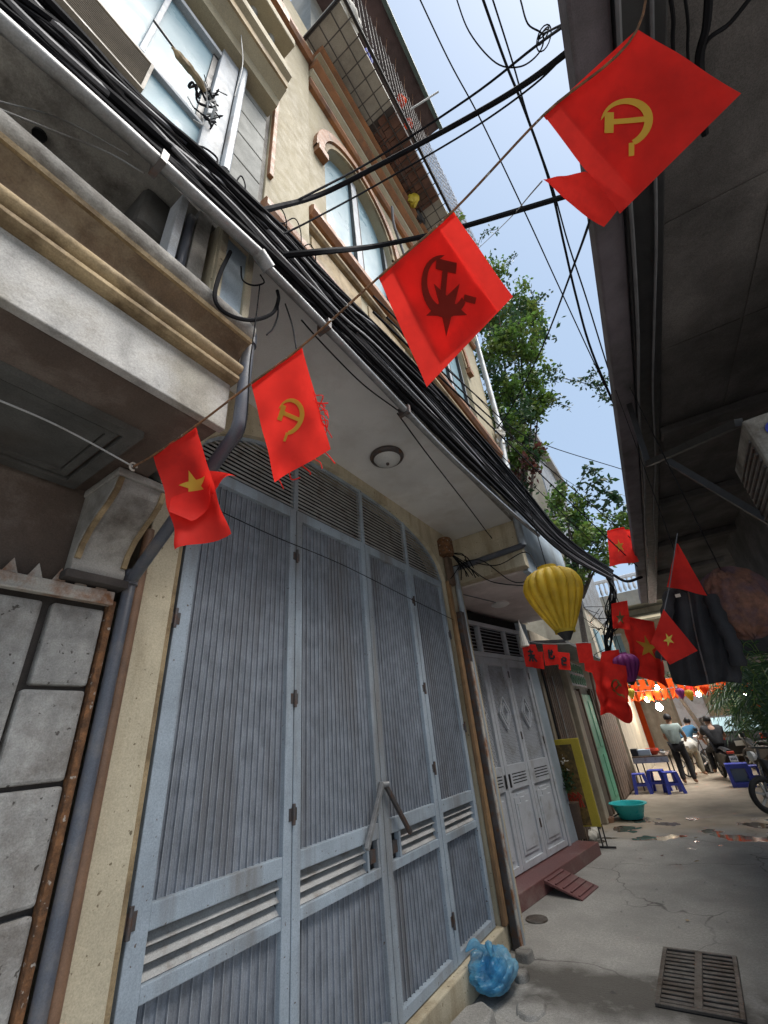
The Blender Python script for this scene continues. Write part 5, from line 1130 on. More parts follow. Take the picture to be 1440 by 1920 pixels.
# ================================================================== on the ground near the camera
gr = thing('drain_grate', 'rusty slotted iron drain grate set in the damp alley floor', 'drain grate', (-.64, 4.65, .0))
gx0, gx1, gy0, gy1 = -.86, -.42, 4.27, 5.10
MB().box(gx0 - .03, gx1 + .03, gy0 - .03, gy1 + .03, .002, .006).build('dark_plate', M['dark'], gr)  # near-black plate stands in for the shaded hole under the bars
for a in ((gx0 - .03, gx0, gy0 - .03, gy1 + .03), (gx1, gx1 + .03, gy0 - .03, gy1 + .03), (gx0, gx1, gy0 - .03, gy0), (gx0, gx1, gy1, gy1 + .03), ((gx0 + gx1) / 2 - .025, (gx0 + gx1) / 2 + .025, gy0, gy1)):
    MB().box(*a, .004, .022).build('frame', M['grate'], gr, bevel=.004)
xm = (gx0 + gx1) / 2
nb = 13
for k in range(nb):
    y = gy0 + .012 + (gy1 - gy0 - .02) * k / nb
    for a, b in ((gx0, xm - .025), (xm + .025, gx1)):
        MB().box(a, b, y, y + .036, .005, .019 + random.uniform(-.002, .002)).build('bar', M['grate'], gr, bevel=.004)
mh = MB().lathe([(0, .012), (.105, .012), (.11, .004), (.11, .0)], (-2.03, 5.43, 0), 24).build('drain_cover', M['conc'], smooth=True); tag(mh, 'small round dark drain cover in front of the maroon step', 'drain cover')
mh.data.materials[0] = M['grate']
# rubble kerb and crumpled bag below the door
def slab(label, c, r, h, seed):
    rr = random.Random(seed); n = 8; base = [(c[0] + math.cos(6.283 * i / n) * r[0] * rr.uniform(.75, 1.1), c[1] + math.sin(6.283 * i / n) * r[1] * rr.uniform(.75, 1.1)) for i in range(n)]
    m = MB(); vs = [(x, y, 0) for x, y in base] + [(c[0] + (x - c[0]) * .88, c[1] + (y - c[1]) * .88, h * rr.uniform(.8, 1.1)) for x, y in base]
    m.add(vs, [tuple(range(2 * n - 1, n - 1, -1))[::-1]] + [(i, (i + 1) % n, (i + 1) % n + n, i + n) for i in range(n)]); tag(m.build('kerb_stone', GM, bevel=.012), label, 'stone')
slab('flat broken kerb slab in front of the blue bag', (-1.86, 3.45), (.17, .26), .10, 1); slab('larger broken kerb slab beside the middle of the steel door', (-1.90, 2.95), (.15, .25), .12, 2)
slab('small stone chunk beside the blue bag', (-1.80, 4.28), (.06, .09), .05, 3); slab('stone chunk at the foot of the steel post', (-1.88, 4.60), (.09, .11), .06, 4); slab('low broken slab beside the gutter', (-1.62, 3.9), (.10, .16), .03, 5)
def bag():
    c = V((-1.90, 4.02, .02)); rr = random.Random(12); t = thing('plastic_bag', 'crumpled shiny blue plastic bag lying at the door sill', 'plastic bag', (c.x, c.y, 0))
    pk = [(V((rr.gauss(0, 1), rr.gauss(0, 1), rr.gauss(0, 1))).normalized(), rr.uniform(-.10, .12), rr.uniform(1.5, 4)) for _ in range(34)]
    def fn(u, v, k0=1.0):
        th, p = u * 2 * math.pi, (v - .5) * math.pi; d = V((math.cos(th) * math.cos(p), math.sin(th) * math.cos(p), math.sin(p))); k = k0
        for q, a, w in pk: k += a * max(0, d.dot(q)) ** (w * 2.2)
        k += .16 * abs(math.sin(1.5 * th + 2 * p + 1.1)) + .09 * abs(math.sin(4 * th - 5 * p + .4)) + .045 * abs(math.sin(9 * th + 6 * p)) - .15
        P = V((d.x * .15, d.y * .23, .085 + d.z * .105)) * k; P.z = max(.004, P.z + .02); return c + P
    MB().grid(fn, 64, 40).build('film', M['bagfilm'], t, smooth=False)
    MB().grid(lambda u, v: fn(u, v, .66), 24, 16).build('contents', M['bagblue'], t, smooth=True)
    for k in range(2):
        s0 = -1 if k else 1; P = [c + V((.02 * s0, -.10, .24)), c + V((.06 * s0, -.17, .30)), c + V((.10 * s0, -.24, .27))]
        MB().tube(smooth_path(P, 4), [.012, .016, .022, .028, .03, .026, .02, .012, .004], 7).build('knot_end', M['bagfilm'], t)
M['bagfilm'] = mat('blue_plastic_film', (0.10, 0.45, 0.72), .15, var=.4, scale=9, tint2=(.30, .62, .80), transl=.45, bump=.6, bscale=28, spec=.9)
M['bagblue'] = mat('deep_blue_plastic', (0.01, 0.15, 0.42), .3, var=.3, bump=.2)
t_ = M['bagfilm'].node_tree; o_ = [n for n in t_.nodes if n.type == 'OUTPUT_MATERIAL'][0]; sh = o_.inputs[0].links[0].from_socket
tp = t_.nodes.new('ShaderNodeBsdfTransparent'); mx = t_.nodes.new('ShaderNodeMixShader'); mx.inputs[0].default_value = .38; t_.links.new(sh, mx.inputs[1]); t_.links.new(tp.outputs[0], mx.inputs[2]); t_.links.new(mx.outputs[0], o_.inputs[0])
bag()
# ================================================================== yellow sign stand, basin, clutter
sg = thing('sign_stand', 'yellow edged sign board on black T feet beside the white door', 'sign', (-1.98, 8.35, 0))
MB().box(-2.20, -1.80, 8.28, 8.33, .27, 1.46).build('board', M['signyellow'], sg, bevel=.006)
MB().box(-2.19, -1.93, 8.268, 8.282, .29, 1.38).build('print', M['signdark'], sg)
for (x, z, w) in ((-2.13, .62, .05), (-2.05, .62, .045), (-1.985, .62, .03)):
    m = MB(); m.bar((x - w, 8.262, z - .10), (x - w, 8.262, z + .10), .022, .006, (0, 1, 0)); m.bar((x - w, 8.262, z + .09), (x + w * .6, 8.262, z + .04), .022, .006, (0, 1, 0)); m.bar((x + w * .6, 8.262, z + .04), (x - w, 8.262, z), .022, .006, (0, 1, 0)); m.bar((x - w * .2, 8.262, z), (x + w * .6, 8.262, z - .10), .022, .006, (0, 1, 0))
    m.build('letter', M['signred'], sg)
for x in (-1.86, -1.80): MB().tube([(x, 8.31, .02), (x, 8.31, .30)], .010, 6).build('leg', M['black'], sg)
MB().tube([(-1.98, 8.31, .02), (-1.68, 8.31, .02)], .014, 6).build('foot', M['black'], sg); MB().tube([(-2.15, 8.31, .02), (-2.15, 8.31, .30)], .010, 6).build('leg', M['black'], sg)
fp = thing('flower_pot_plant', 'dark leafy plant with pale flowers against the sign stand', 'plant', (-2.15, 8.15, 0))
m = MB(); crown(m, [((-2.14, 8.12, 1.02), .16), ((-2.10, 8.12, .80), .16), ((-2.2, 8.15, .95), .12)], 3000, .07, 70); m.build('foliage', M['leaf_dark'], fp, normals=False)
m = MB(); crown(m, [((-2.05, 8.05, 1.12), .06)], 4000, .05, 71); m.build('flowers', M['cloth_white'], fp, normals=False)
MB().lathe([(0, 0), (.10, 0), (.13, .45), (.11, .45), (0, .42)], (-2.14, 8.15, .15), 16).build('pot', M['wood'], fp, smooth=True)
ba = thing('washbasin', 'round turquoise plastic basin on the wet alley floor', 'basin', (-1.72, 10.6, 0))
MB().lathe([(0, .01), (.19, .01), (.21, .03), (.29, .23), (.335, .24), (.335, .255), (.28, .25), (.20, .05), (0, .04)], (-1.72, 10.6, 0), 32).build('bowl', M['teal'], ba, smooth=True)
MB().lathe([(0, .16), (.245, .16)], (-1.72, 10.6, 0), 32).build('water', M['teal'], ba)
dpn = thing('dustpan', 'pink plastic scoop with a dark stick beside the basin', 'scoop', (-2.05, 10.3, 0))
MB().lathe([(0, 0), (.07, .0), (.10, .08), (.09, .08), (.06, .02), (0, .02)], (-2.06, 10.25, 0), 14).build('cup', M['pinkp'] if 'pinkp' in M else M['skin'], dpn, smooth=True)
MB().tube([(-2.02, 10.3, .06), (-1.85, 10.5, .12)], .014, 6).build('handle', M['black'], dpn)
for k, (x, y, s) in enumerate(((-2.12, 9.0, .12), (-2.1, 8.75, .09))):
    lumpy('litter_bag', (x, y, .07), s, M['cloth_white'], ['larger pale litter bag behind the sign stand', 'smaller pale litter bag behind the sign stand'][k], 'litter', 80 + k, (1, 1, .8))

ff = thing('furled_flag', 'furled dirty yellow flag on a dark stick before the blue-tinted window', 'flag', onX(350, 120, -1.05))
MB().tube([onX(288, 38, -1.02), onX(330, 95, -1.04), onX(392, 185, -1.08)], .006, 6).build('stick', M['black'], ff, smooth=True)
MB().tube(smooth_path([onX(322, 88, -1.03), onX(338, 108, -1.03), onX(352, 124, -1.05), onX(372, 150, -1.05), onX(384, 172, -1.06)], 4), [.006, .014, .02, .016, .022, .018, .02, .015, .012], 8).build('cloth', M['tan'], ff, smooth=True)
for k in range(12):
    c = onX(388 + rnd.uniform(-14, 16), 190 + rnd.uniform(-22, 45), -1.07); P = [c + V((rnd.gauss(0, .02), rnd.gauss(0, .035), rnd.gauss(0, .05))) for _ in range(5)]
    wire(P, rnd.choice((.0025, .004, .006)), 'tangled wire by the white window frame of the grey house', 'cable' if k % 3 else 'slat', group='tangled wires by the window', n=5)
wire([onX(455, 0, -1.0), onX(452, 60, -1.0), onX(455, 120, -1.0), onX(440, 180, -1.05)], .003, 'thin pale cord hanging down before the window cornice', 'slat', 'cord')

for k, (a, b, r) in enumerate((((1255, -20), (1262, 92), .008), ((1282, -20), (1290, 108), .006), ((1330, -20), (1310, 122), .016), ((1412, -10), (1318, 96), .009))):
    wire([onZ(*a, 4.22), onZ((a[0] + b[0]) / 2 + 4, (a[1] + b[1]) / 2, 4.2), onZ(b[0], b[1], 4.21), onZ(b[0] + 12, b[1] + 130, 4.24)], r, ['dark cable clipped on the soffit behind the overhang flag', 'thinner cable beside it behind the overhang flag', 'thickest soffit cable behind the overhang flag', 'slanting cable joining the thickest soffit cable'][k])
rr = random.Random(31)
for k in range(26):
    x, y = rr.uniform(-1.75, -.1), rr.uniform(3.0, 9.5); s0 = rr.uniform(.008, .022)
    m = MB(); n = 6; m.add([(x + math.cos(6.283 * i / n) * s0 * rr.uniform(.6, 1.3), y + math.sin(6.283 * i / n) * s0 * rr.uniform(.6, 1.3), 0) for i in range(n)] + [(x, y, s0 * .7)], [(i, (i + 1) % n, n) for i in range(n)])
    tag(m.build('pebble', GM), 'small grey pebble lying on the alley concrete', 'pebble', 'pebbles on the alley floor')
for k in range(7):
    x, y = rr.uniform(-1.6, -.3), rr.uniform(5.4, 9.2); m = MB(); leaf_mesh(m, V((x, y, .012)), .07, rr); 
    for v in m.v: v.z = .008 + abs(v.z - .012) * .25
    tag(m.build('fallen_leaf', M['leaf_red'] if k % 2 else M['tan'], normals=False), 'dry fallen leaf on the alley concrete', 'leaf', 'fallen leaves on the alley floor')
# ================================================================== the street end: tables, stools, people, motorbikes
tb = thing('folding_table', 'long grimy metal table with crockery by the boarded wall', 'table', (-1.47, 14.8, 0))
MB().box(-1.87, -1.05, 14.2, 15.6, .72, .76).build('table_top', M['wood'], tb, bevel=.01)
MB().box(-1.87, -1.05, 14.19, 14.215, .60, .725).build('apron', M['slat'], tb)
for x in (-1.82, -1.1):
    for y in (14.25, 15.55): MB().tube([(x, y, 0), (x, y, .72)], .018, 8).build('leg', M['hinge'], tb)
for k, (x, y, s, mt, lab, cat, nm) in enumerate(((-1.37, 14.45, .16, 'signred', 'red bowl on the grimy metal table', 'bowl', 'bowl'), (-1.14, 14.35, .07, 'plastic_white', 'white jar on the near corner of the table', 'jar', 'jar'), (-1.22, 14.9, .09, 'chrome', 'shiny metal pot on the table', 'pot', 'cooking_pot'))):
    o = MB().lathe([(0, 0), (s * .6, 0), (s, s * .55), (s * .95, s * .9), (s * .85, s * .9), (s * .6, s * .3), (0, s * .2)], (x, y, .765), 16).build(nm, M[mt], smooth=True); tag(o, lab, cat)
o = MB().box(-1.70, -1.40, 14.25, 14.5, .765, .90).build('carton', M['paleblue'], bevel=.01); tag(o, 'pale blue carton on the grimy metal table', 'carton')
o = MB().box(-1.86, -1.71, 14.22, 14.5, .765, .93).build('tool_case', M['black'], bevel=.01); tag(o, 'black case at the wall end of the table', 'case')
def stool(x, y, rz, label, sc=1.0, z=0, tip=0):
    t = thing('plastic_stool', label, 'stool', (x, y, z), rz, 'blue plastic stools'); h = .42 * sc; w = .15 * sc
    MB().box(-w, w, -w, w, h - .03, h).build('seat', M['blueplastic'], t, bevel=.012, local=True)
    for sx in (-1, 1):
        for sy in (-1, 1):
            MB().add([(sx*w, sy*w, h-.03), (sx*(w-.08), sy*w, h-.03), (sx*(w-.08), sy*(w-.08), h-.03), (sx*w, sy*(w-.08), h-.03), (sx*(w+.05), sy*(w+.05), 0), (sx*(w-.02), sy*(w+.05), 0), (sx*(w-.02), sy*(w-.02), 0), (sx*(w+.05), sy*(w-.02), 0)],
                     [(0, 1, 2, 3), (4, 7, 6, 5), (0, 4, 5, 1), (1, 5, 6, 2), (2, 6, 7, 3), (3, 7, 4, 0)]).build('leg', M['blueplastic'], t, local=True)
    for s in (-1, 1):
        MB().box(-w - .02, w + .02, s * (w + .02) - .008, s * (w + .02) + .008, .16 * sc, .20 * sc).build('stretcher', M['blueplastic'], t, local=True)
        MB().box(s * (w + .02) - .008, s * (w + .02) + .008, -w - .02, w + .02, .16 * sc, .20 * sc).build('stretcher', M['blueplastic'], t, local=True)
    return t
stool(-1.80, 13.85, .1, 'blue plastic stool under the table closest to the plank wall'); stool(-1.42, 14.0, -.1, 'blue plastic stool in the middle below the table edge', 1.12); stool(-1.12, 13.78, .3, 'blue plastic stool at the open end of the table', 1.05)
stool(-.95 + 1.55, 14.6, .2, 'blue plastic stool near the palm pots'); stool(.85, 13.6, .4, 'blue plastic stool half hidden by the parked scooter wheel')
bx = thing('crate', 'blue plastic crate standing upright beside the palm pots', 'crate', (.28, 14.6, 0))
MB().box(.06, .14, 14.4, 14.75, 0, .48).box(.44, .52, 14.4, 14.75, 0, .48).box(.14, .44, 14.4, 14.75, .38, .48).box(.14, .44, 14.4, 14.75, 0, .1).build('shell', M['blueplastic'], bx, bevel=.01); MB().box(.14, .44, 14.6, 14.62, .1, .38).build('back', M['paleblue'], bx)

def skin_mesh(name, J, E, R, mt, par, sub=2):
    me = bpy.data.meshes.new(name); me.from_pydata([tuple(p) for p in J], E, []); me.materials.append(mt)
    o = bpy.data.objects.new(name, me); COL.objects.link(o)
    s = o.modifiers.new('skin', 'SKIN'); s.use_smooth_shade = True
    for i, v in enumerate(me.skin_vertices[0].data if me.skin_vertices else []): pass
    if not me.skin_vertices:
        bm = bmesh.new(); bm.from_mesh(me); bm.verts.layers.skin.verify(); bm.to_mesh(me); bm.free()
    for i, v in enumerate(me.skin_vertices[0].data):
        r = R[i]; v.radius = (r, r) if not isinstance(r, tuple) else r; v.use_root = (i == 0)
    b = o.modifiers.new('sub', 'SUBSURF'); b.levels = sub; b.render_levels = sub
    if par is not None: o.parent = par
    return o
def person(label, loc, rz, top, bottom, pose):
    """pose: joint dictionary in local metres, figure facing +Y"""
    t = thing('person', label, 'person', loc, rz); P = pose
    nm = ['pelvis', 'chest', 'neck', 'head', 'crown', 'lsh', 'lel', 'lha', 'lfin', 'rsh', 'rel', 'rha', 'rfin', 'lhip', 'lkn', 'lan', 'ltoe', 'rhip', 'rkn', 'ran', 'rtoe']
    idx = {n: i for i, n in enumerate(nm)}
    J = [P[n] for n in nm]
    ed = [('pelvis', 'chest'), ('chest', 'neck'), ('neck', 'head'), ('head', 'crown'), ('chest', 'lsh'), ('lsh', 'lel'), ('lel', 'lha'), ('lha', 'lfin'), ('chest', 'rsh'), ('rsh', 'rel'), ('rel', 'rha'), ('rha', 'rfin'), ('pelvis', 'lhip'), ('lhip', 'lkn'), ('lkn', 'lan'), ('lan', 'ltoe'), ('pelvis', 'rhip'), ('rhip', 'rkn'), ('rkn', 'ran'), ('ran', 'rtoe')]
    rad = dict(pelvis=.13, chest=.14, neck=.055, head=.085, crown=.075, lsh=.06, lel=.045, lha=.035, lfin=.03, rsh=.06, rel=.045, rha=.035, rfin=.03, lhip=.09, lkn=.06, lan=.045, ltoe=.04, rhip=.09, rkn=.06, ran=.045, rtoe=.04)
    skin_mesh('body', J, [(idx[a], idx[b]) for a, b in ed], [rad[n] for n in nm], M['skin'], t)
    def sub(names, eds, rr, mt, nme):
        ii = {n: i for i, n in enumerate(names)}
        skin_mesh(nme, [P[n] if isinstance(n, str) and n in P else n for n in names], [(ii[a], ii[b]) for a, b in eds], rr, M[mt], t)
    P = dict(P)
    P['lm'] = tuple((V(P['lsh']) * .35 + V(P['lel']) * .65)); P['rm'] = tuple((V(P['rsh']) * .35 + V(P['rel']) * .65)); P['waist'] = tuple(V(P['pelvis']) * .5 + V(P['chest']) * .5)
    sub(['waist', 'pelvis', 'chest', 'neck0', 'lsh', 'lm', 'rsh', 'rm'] if False else ['waist', 'pelvis', 'chest', 'lsh', 'lm', 'rsh', 'rm'], [('waist', 'pelvis'), ('waist', 'chest'), ('chest', 'lsh'), ('lsh', 'lm'), ('chest', 'rsh'), ('rsh', 'rm')], [.165, .165, .185, .105, .085, .105, .085], top, 'shirt')
    sub(['pelvis', 'lhip', 'lkn', 'lan', 'rhip', 'rkn', 'ran'], [('pelvis', 'lhip'), ('lhip', 'lkn'), ('lkn', 'lan'), ('pelvis', 'rhip'), ('rhip', 'rkn'), ('rkn', 'ran')], [.14, .11, .08, .065, .11, .08, .065], bottom, 'trousers')
    h = V(P['head']); c = V(P['crown']); ax = (c - h).normalized(); ctr = h.lerp(c, .55) + V((0, -.012, .0))
    m = MB(); m.grid(lambda u, v: ctr + V((math.cos(u * 6.2832) * math.cos((v * .62 - .12) * math.pi), math.sin(u * 6.2832) * math.cos((v * .62 - .12) * math.pi) * 1.12, math.sin((v * .62 - .12) * math.pi) * 1.15)) * .098, 16, 10)
    m.build('hair', M['hair'], t, smooth=True, local=True)
    # face: nose, brow, ears
    f = h.lerp(c, .35)
    MB().tube([f + V((0, .075, .03)), f + V((0, .105, -.005))], .014, 6).build('nose', M['skin'], t, local=True, smooth=True)
    for s in (-1, 1): MB().lathe([(0, -.03), (.014, -.015), (.014, .015), (0, .03)], f + V((s * .088, .0, 0)), 8).build('ear', M['skin'], t, local=True, smooth=True)
    return t
stand = dict(pelvis=(0, 0, .92), chest=(0, .05, 1.25), neck=(0, .07, 1.42), head=(0, .09, 1.50), crown=(0, .10, 1.62), lsh=(-.18, .04, 1.34), lel=(-.24, .12, 1.08), lha=(-.17, .33, .98), lfin=(-.15, .42, .97), rsh=(.18, .04, 1.34), rel=(.25, .12, 1.08), rha=(.18, .33, .98), rfin=(.16, .42, .97), lhip=(-.09, 0, .88), lkn=(-.11, .05, .48), lan=(-.11, -.06, .08), ltoe=(-.12, .10, .04), rhip=(.09, 0, .88), rkn=(.11, .10, .48), ran=(.12, .05, .08), rtoe=(.13, .20, .04))
person('person in grey green shirt and black trousers seen from behind by the table', (-.82, 15.3, 0), -.15, 'greyshirt', 'blackcloth', stand)
bend = dict(stand); bend.update(pelvis=(0, -.05, .90), chest=(0, .22, 1.16), neck=(0, .34, 1.28), head=(0, .40, 1.35), crown=(0, .45, 1.46), lsh=(-.18, .25, 1.22), lel=(-.22, .42, 1.0), lha=(-.2, .55, .82), lfin=(-.2, .60, .75), rsh=(.18, .25, 1.22), rel=(.22, .42, 1.0), rha=(.2, .55, .82), rfin=(.2, .60, .75))
person('person in blue shirt bending over a pushed bicycle further back', (-.62, 17.0, 0), -.5, 'blueshirt', 'beige', bend)
sit = dict(stand); sit.update(pelvis=(0, 0, .80), chest=(0, .10, 1.12), neck=(0, .14, 1.28), head=(0, .17, 1.36), crown=(0, .18, 1.48), lsh=(-.19, .11, 1.21), lel=(-.30, .25, .98), lha=(-.30, .52, .98), lfin=(-.28, .60, .98), rsh=(.19, .11, 1.21), rel=(.30, .25, .98), rha=(.30, .52, .98), rfin=(.28, .60, .98), lhip=(-.10, .04, .78), lkn=(-.20, .42, .66), lan=(-.22, .38, .20), ltoe=(-.22, .52, .16), rhip=(.10, .04, .78), rkn=(.20, .42, .66), ran=(.24, .15, .10), rtoe=(.26, .30, .05))
MX, MY, MR = .12, 15.9, .22
person('person dressed in black riding the motorbike away down the alley', (MX, MY, 0), MR, 'blackcloth', 'blackcloth', sit)
def wheel(par, c, R, w=.05, axis='x', name='wheel'):
    t = MB(); N, n = 28, 8; vs = []
    for i in range(N):
        a = 2 * math.pi * i / N
        for k in range(n):
            b = 2 * math.pi * k / n; r = R - w + w * math.cos(b); vs.append(V((w * .9 * math.sin(b), r * math.cos(a), r * math.sin(a))) + V(c))
    t.add(vs, [(i*n+k, i*n+(k+1) % n, ((i+1) % N)*n+(k+1) % n, ((i+1) % N)*n+k) for i in range(N) for k in range(n)])
    o = t.build(name, M['rubber'], par, smooth=True, local=True)
    m = MB()
    for k in range(6):
        a = math.pi * k / 3 + .3; m.bar(V(c), V(c) + V((0, math.cos(a), math.sin(a))) * (R - w * 1.2), .03, .035, (1, 0, 0))
    m.tube([V(c) - V((.05, 0, 0)), V(c) + V((.05, 0, 0))], .05, 12)
    r_ = m.build('rim', M['slat'], o, local=True); return o
def motorbike(label, loc, rz, body='black'):
    t = thing('motorbike', label, 'motorbike', loc, rz)
    wheel(t, (0, -.62, .29), .29); wheel(t, (0, .62, .29), .29)
    MB().grid(lambda u, v: V(((u - .5) * .20 * (1 - .3 * v), -.75 + v * .95, .68 + .05 * math.sin(v * 3) + .05 * math.cos((u - .5) * 3))), 8, 10).build('seat', M['black'], t, smooth=True, local=True)
    MB().prism([(-.78, .62), (-.30, .66), (.15, .62), (.42, .80), (.55, .86), (.50, .62), (.30, .36), (-.1, .30), (-.35, .40), (-.55, .52)], 'x', -.11, .11).build('body', M[body], t, bevel=.03, local=True)
    MB().tube([(0, .62, .29), (0, .50, .80), (0, .46, .98)], .03, 8).build('fork', M['chrome'], t, local=True)
    MB().tube(smooth_path([(-.34, .36, 1.0), (-.12, .46, 1.0), (.12, .46, 1.0), (.34, .36, 1.0)]), .015, 8).build('handlebar', M['black'], t, local=True)
    for s in (-1, 1):
        m = MB(); m.tube([(s * .26, .42, 1.0), (s * .30, .40, 1.17)], .007, 6); m.obox((s * .31, .40, 1.2), (.05, 0, 0), (0, .012, 0), (0, 0, .035)); m.build('mirror', M['black'], t, local=True)
    MB().tube([(.14, -.78, .36), (.13, -.35, .28), (.1, .0, .25)], .045, 10).build('exhaust', M['chrome'], t, smooth=True, local=True)
    MB().grid(lambda u, v: V(((u - .5) * .12, -.62 + .34 * math.cos(1.6 + v * 1.9), .29 + .34 * math.sin(1.6 + v * 1.9))), 3, 10).build('mudguard', M['black'], t, smooth=True, local=True)
    MB().box(-.085, .085, -.875, -.865, .47, .60).build('number_plate', M['plastic_white'], t, local=True)
    for k in range(4): piece('plate_mark', M['black'], t, -.06 + k * .033, -.042 + k * .033, -.878, -.8755, .51, .56, local=True)
    MB().box(-.08, .08, -.83, -.78, .64, .70).build('tail_light', M['signred'], t, bevel=.01, local=True)
    MB().lathe([(0, 0), (.07, 0), (.08, .06), (.0, .08)], (0, 0, 0), 14).build('headlight', M['plastic_white'], t, local=True).matrix_local = Matrix.Translation(V((0, .56, .88))) @ Matrix.Rotation(-math.pi / 2, 4, 'X')
    MB().box(-.02, .02, -.62, .62, .28, .31).build('frame', M['hinge'], t, local=True)
    return t
motorbike('black motorbike with white number plate ridden by the person in black', (MX, MY - .05, 0), MR)
motorbike('dark scooter parked nose out at the right edge near the palms', (1.02, 11.25, 0), 2.1)
motorbike('black motorbike parked behind the palm pots', (1.1, 17.5, 0), .5)
# pushed bicycle
bc = thing('bicycle', 'bicycle loaded with a white cloth pushed by the person in blue', 'bicycle', (-.55, 17.2, 0), -.6)
wheel(bc, (0, -.5, .32), .32, .02); wheel(bc, (0, .5, .32), .32, .02)
for a, b in (((0, -.5, .32), (0, .0, .30)), ((0, 0, .30), (0, .38, .85)), ((0, -.15, .80), (0, .38, .80)), ((0, -.15, .85), (0, 0, .30)), ((0, -.5, .32), (0, -.15, .80)), ((0, .5, .32), (0, .38, .95))): MB().tube([a, b], .016, 6).build('frame_tube', M['hinge'], bc, local=True)
MB().tube([(-.28, .36, .98), (.28, .36, .98)], .014, 6).build('handlebar', M['chrome'], bc, local=True); MB().box(-.07, .07, -.27, -.05, .86, .91).build('saddle', M['black'], bc, bevel=.02, local=True)
lumpy('cloth_sack', (-.60, 16.75, .80), .22, M['cloth_white'], 'white cloth sack lying over the pushed bicycle', 'sack', 61, (1, 1.3, .8)); lumpy('rubbish_sack', (-.38, 17.9, .26), .22, M['black'], 'shiny black sack standing beside the pushed bicycle', 'sack', 62, (1, 1, 1.2))
# parked car
car = thing('parked_car', 'black car parked nose-in behind the palm plants', 'car', (.75, 21, 0), .05)
MB().prism([(-2.0, .35), (2.0, .35), (2.05, .75), (1.2, .92), (.7, 1.42), (-1.2, 1.45), (-1.9, .98), (-2.05, .70)], 'x', -.85, .85).build('body', M['black'], car, bevel=.06, local=True)
MB().add([(-.66, -1.93, .99), (.66, -1.93, .99), (.58, -1.30, 1.40), (-.58, -1.30, 1.40)], [(0, 1, 2, 3)]).build('rear_window', M['glass'], car, local=True)
for x, y in ((-.8, -1.3), (.8, -1.3), (-.8, 1.3), (.8, 1.3)): wheel(car, (x, y, .32), .32, .09)
for s in (-1, 1): MB().box(s * .62 - .15, s * .62 + .15, -2.08, -2.0, .74, .88).build('tail_light', M['signred'], car, bevel=.01, local=True)
MB().box(-.26, .26, -2.09, -2.06, .58, .72).build('number_plate', M['plastic_white'], car, local=True)
# potted palms and shrubs on the right side
def palm(label, base, h, nf, seed, spread=.75, mt='leaf_dark'):
    rnd = random.Random(seed); b = V(base); t = thing('potted_palm', label, 'palm', base, group='potted palms along the right')
    MB().lathe([(0, 0), (.15, 0), (.20, .32), (.22, .34), (.18, .34), (0, .30)], b, 16).build('pot', M['brick'], t, smooth=True)
    m = MB(); st = MB()
    for k in range(nf):
        a = rnd.uniform(0, 6.28); L = spread * rnd.uniform(.6, 1.2); z = h * rnd.uniform(.55, 1.0); p0 = b + V((0, 0, .3)); p1 = b + V((math.cos(a) * L * .35, math.sin(a) * L * .35, z)); p2 = b + V((math.cos(a) * L, math.sin(a) * L, z - .25 * rnd.random() * h))
        P = smooth_path([p0, p1, p2], 7); st.tube(P, .008, 4)
        for i in range(4, len(P)):
            d = (P[i] - P[i - 1]).normalized(); w = d.cross(V((0, 0, 1))).normalized()
            for s in (-1, 1):
                q = P[i]; tip = q + w * s * .24 + d * .13 - V((0, 0, .10 + .05 * rnd.random())); mid = q.lerp(tip, .5) + V((0, 0, .02))
                m.add([q, mid + d * .022, tip, mid - d * .022], [(0, 1, 2, 3)])
    m.build('fronds', M[mt], t, normals=False); st.build('stalk', M['leaf'], t); return t
palm('tall dark potted palm nearest the parked scooter', (1.42, 12.6, 0), 2.5, 22, 1, .9); palm('potted palm leaning over the blue crate', (1.30, 14.0, 0), 2.2, 20, 2, .85); palm('bushy potted palm behind the blue crate', (1.35, 16.5, 0), 2.6, 24, 3, .9); palm('small potted palm beside the parked car', (1.0, 18.6, 0), 2.3, 20, 4, .8); palm('high potted palm at the corner of the overhang', (1.75, 13.4, 0), 3.2, 24, 5, 1.0)
# slim leaning street tree in the distance
t5 = thing('street_tree', 'slim leaning street tree between the bunting strings', 'tree', (-.35, 20, 0))
MB().tube(smooth_path([(.0, 20, 0), (-.12, 20, 1.0), (-.38, 20, 2.0), (-.6, 20, 2.9)]), [.09 - .002 * i for i in range(22)], 8).build('trunk', M['bark'], t5, smooth=True)
m = MB(); crown(m, [((-.7, 20, 2.7), .45), ((-.3, 20.2, 2.95), .4), ((-1.0, 19.8, 2.55), .35), ((.1, 20, 2.8), .3)], 900, .13, 91); m.build('crown', M['leaf_dark'], t5, normals=False)
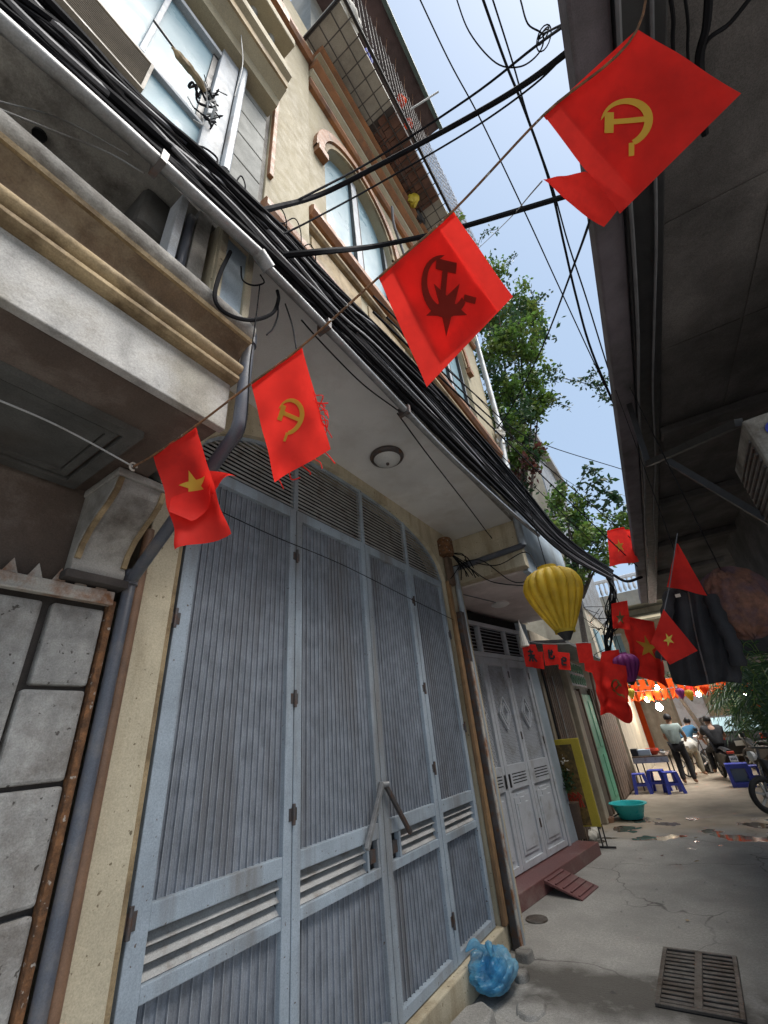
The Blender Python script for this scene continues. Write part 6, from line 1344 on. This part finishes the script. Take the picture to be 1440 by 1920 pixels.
# bunting strings with small orange flags
rnd = random.Random(77)
BL = 'small orange red pennant on the bunting strings at the street end'
for s, (a, b, n) in enumerate((((-2.2, 17.5, 2.90), (1.2, 18.3, 2.75), 13), ((-2.2, 18.8, 2.50), (1.4, 19.4, 2.65), 14), ((-2.2, 20.3, 2.85), (1.6, 21, 2.45), 15), ((-2.0, 22, 2.5), (2.0, 22.3, 2.85), 16))):
    P = sag(a, b, .12, 24); o = MB().tube(P, .006, 4).build('bunting_string', M['slat']); tag(o, ['closest bunting string across the street end', 'second bunting string behind the closest one', 'third bunting string in front of the beige house', 'farthest bunting string by the shop awning'][s], 'string')
    for k in range(n):
        p = V(a).lerp(V(b), (k + .5) / n); u = (k + .5) / n; p.z -= .12 * 4 * u * (1 - u); w = .095; hh = rnd.uniform(.30, .38); tw = rnd.uniform(-.10, .10)
        o = MB().add([p + V((-w, 0, 0)), p + V((w, 0, 0)), p + V((w * .95, tw, -hh)), p + V((0, tw * .5, -hh * .8)), p + V((-w * .95, -tw, -hh))], [(0, 1, 2, 3, 4)]).build('pennant', M['orange'] if rnd.random() < .86 else M['red'], normals=False); tag(o, BL, 'pennant', 'bunting pennants at the street end')
for k, (px, mt) in enumerate((((1276, 1300), 'purple'), ((1293, 1303), 'lantern'), ((1183, 1300), 'signyellow'), ((1322, 1294), 'orange'))):
    c = onY(*px, 17.2); lantern('paper_lantern', ['small pink purple lantern under the bunting', 'small yellow lantern under the bunting', 'tiny bright yellow lantern near the green door', 'small orange lantern under the bunting'][k], tuple(c - V((0, 0, .15))), .13, .3, mt, 8)
M['bulb'] = lamp_mat('lit_bulb', (1.0, .93, .8), 45)
for k, px in enumerate(((1236, 1326), (1214, 1312), (1310, 1302), (1396, 1306), (1232, 1290))):
    c = onY(*px, 19.0); t = thing('hanging_bulb', ['brightest lit bulb above the tables', 'lit bulb left behind the pennants near the boarded wall', 'lit bulb beside the leaning tree crown', 'lit bulb among the palm fronds', 'small lit bulb high between the bunting strings'][k], 'lamp', c)
    R0 = .11 if k == 0 else .075
    MB().lathe([(0, -R0), (R0 * .7, -R0 * .7), (R0, 0), (R0 * .7, R0 * .7), (.03, R0 * 1.2), (0, R0 * 1.2)], c, 14).build('bulb', M['bulb'], t, smooth=True)
    MB().tube([c + V((0, 0, R0)), c + V((0, 0, R0 + .12))], .025, 8).build('socket', M['black'], t); MB().tube([c + V((0, 0, R0 + .1)), c + V((0, 0, 1.2))], .004, 4).build('cord', M['cable'], t)
